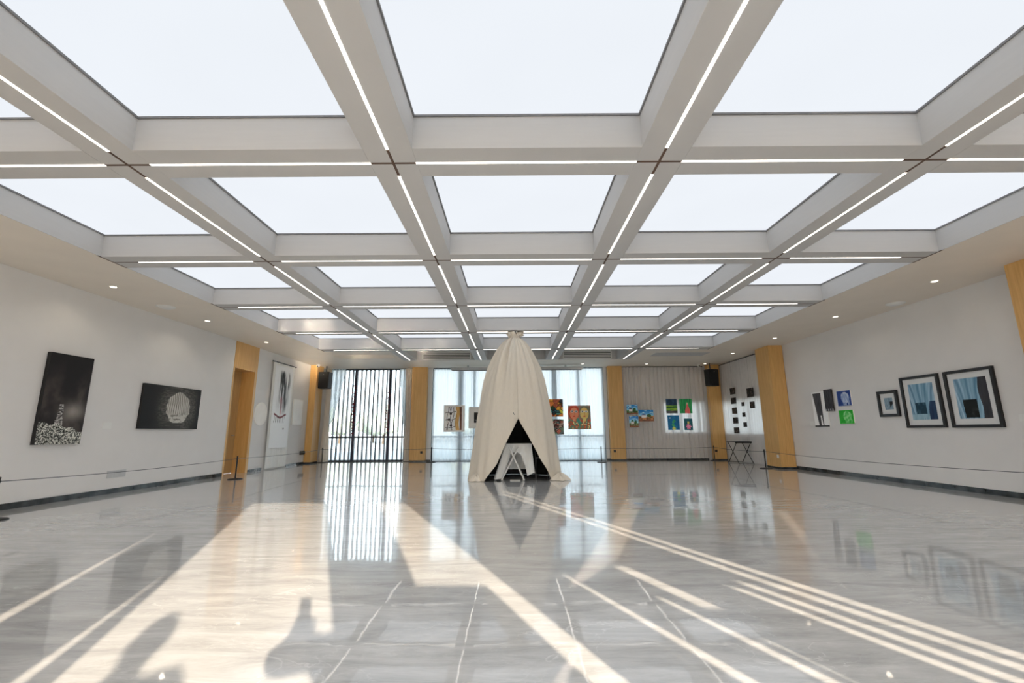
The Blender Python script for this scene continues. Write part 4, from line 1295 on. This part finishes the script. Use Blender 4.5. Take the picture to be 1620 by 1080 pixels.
standing0 = [('pelvis', (0, 0, 0.95), 0.15, None), ('waist', (0, 0, 1.1), 0.14, 'pelvis'), ('chest', (0, 0, 1.3), 0.16, 'waist'), ('neck0', (0, 0, 1.45), 0.075, 'chest'), ('neck', (0, 0.01, 1.50), 0.055, 'neck0'), ('head', (0, 0.02, 1.58), 0.05, 'neck')]
for s, q in ((-1, 'l'), (1, 'r')):
    standing0 += [('sh_' + q, (s * 0.20, 0, 1.43), 0.075, 'chest'), ('el_' + q, (s * 0.30, 0.05, 1.17), 0.055, 'sh_' + q), ('wrist_' + q, (s * 0.15, 0.24, 1.22), 0.034, 'el_' + q), ('hand_' + q, (s * 0.08, 0.29, 1.28), 0.032, 'wrist_' + q),
                 ('hip_' + q, (s * 0.09, 0, 0.88), 0.10, 'pelvis'), ('kn_' + q, (s * 0.10, 0.01, 0.48), 0.065, 'hip_' + q), ('an_' + q, (s * 0.10, -0.02, 0.09), 0.045, 'kn_' + q), ('toe_' + q, (s * 0.11, 0.13, 0.045), 0.04, 'an_' + q)]
standing = [(n, (p[0] * 1.08, p[1] * 1.08, p[2] * 1.08), r * 1.08, par) for n, p, r, par in standing0]
person('person', 'person standing on the terrace behind the doorway, dark jacket, hands before the chest', (0.03, -2.0, -0.16 + 0.005), 0.7, standing)
crouch = [('pelvis', (0, 0, 0.42), 0.15, None), ('waist', (0, 0.03, 0.66), 0.14, 'pelvis'), ('chest', (0, 0.06, 0.90), 0.15, 'waist'), ('neck0', (0, 0.08, 1.07), 0.07, 'chest'), ('neck', (0, 0.09, 1.12), 0.055, 'neck0'), ('head', (0, 0.11, 1.22), 0.05, 'neck')]
for s, q in ((-1, 'l'), (1, 'r')):
    crouch += [('sh_' + q, (s * 0.19, 0.06, 1.00), 0.07, 'chest'), ('el_' + q, ((-0.46 if s < 0 else -0.12), 0.12, 0.93 if s < 0 else 0.86), 0.055, 'sh_' + q), ('wrist_' + q, (s * 0.045 - 0.41, 0.29, 0.94), 0.034, 'el_' + q), ('hand_' + q, (s * 0.035 - 0.415, 0.335, 0.965), 0.03, 'wrist_' + q),
               ('hip_' + q, (s * 0.10, 0.02, 0.40), 0.10, 'pelvis'), ('kn_' + q, (s * 0.17, 0.36, 0.46 if s > 0 else 0.12), 0.065, 'hip_' + q), ('an_' + q, (s * 0.15, 0.24 if s > 0 else -0.05, 0.09), 0.045, 'kn_' + q), ('toe_' + q, (s * 0.15, 0.40 if s > 0 else -0.18, 0.04), 0.04, 'an_' + q)]
person('person', 'person crouching behind the viewer, dark jacket, holding up a phone', (0.46, -0.50, 0.0), 0.0, crouch)
t = empty('mobile_phone', (0.04, -0.13, 1.06)); tag(t, 'black mobile phone held upright behind the viewer', 'phone')
MB().box(-0.036, -0.005, -0.08, 0.036, 0.005, 0.08).build('case', M['black'], t, bevel=0.003)
MB().box(-0.032, -0.0065, -0.075, 0.032, -0.005, 0.075).build('screen', M['black'], t)

# two added area lamps stand in for sun thrown back by unseen glass
def beam_dir(az, el=17.4):
    a, e = math.radians(az), math.radians(el)
    return Vector((math.sin(a) * math.cos(e), math.cos(a) * math.cos(e), -math.sin(e)))
for (az, x, z, w, hgt, P) in ((19.0, -0.93, 1.82, 0.24, 1.80, 3.0), (23.0, 0.52, 1.95, 0.08, 0.98, 0.5)):
    ld = bpy.data.lights.new('glint_stand_in', 'AREA'); ld.shape = 'RECTANGLE'; ld.size = w; ld.size_y = hgt
    ld.spread = math.radians(0.8); ld.energy = P; ld.color = (1.0, 0.84, 0.66)
    lo = bpy.data.objects.new('glint_stand_in', ld); COL.objects.link(lo)
    lo.location = (x, YB + 0.12, z)
    lo.rotation_euler = beam_dir(az).to_track_quat('-Z', 'Y').to_euler()

# ------------------------------------------------------------------ trees far outside the slatted window
for k, (x, y, hgt, lab) in enumerate(((-19.5, 52, 4.2, 'pale tree outside, leftmost behind the slatted window'), (-16.6, 55, 3.8, 'pale tree outside, second behind the slatted window'), (-14.0, 50, 4.0, 'pale tree outside, rightmost behind the slatted window'), (-6.0, 54, 3.6, 'pale tree outside behind the curtained window'))):
    t = empty('tree', (x, y, -0.16)); tag(t, lab, 'tree')
    MB().tube([(0, 0, 0), (0.05, 0, hgt * 0.5)], [0.16, 0.09]).build('trunk', M['bark'], t)
    def crown(u, v, k=k, hgt=hgt):
        a, b = 2 * PI * u, PI * (v - 0.5)
        q = 1 + 0.28 * mnoise.noise(Vector((math.cos(a) * 2 + k * 7, math.sin(a) * 2, b * 3)))
        return (1.9 * q * math.cos(b) * math.cos(a), 1.9 * q * math.cos(b) * math.sin(a), hgt * 0.62 + hgt * 0.38 * q * math.sin(b))
    MB().grid(26, 16, crown).build('crown', M['leaf'], t, smooth=True)
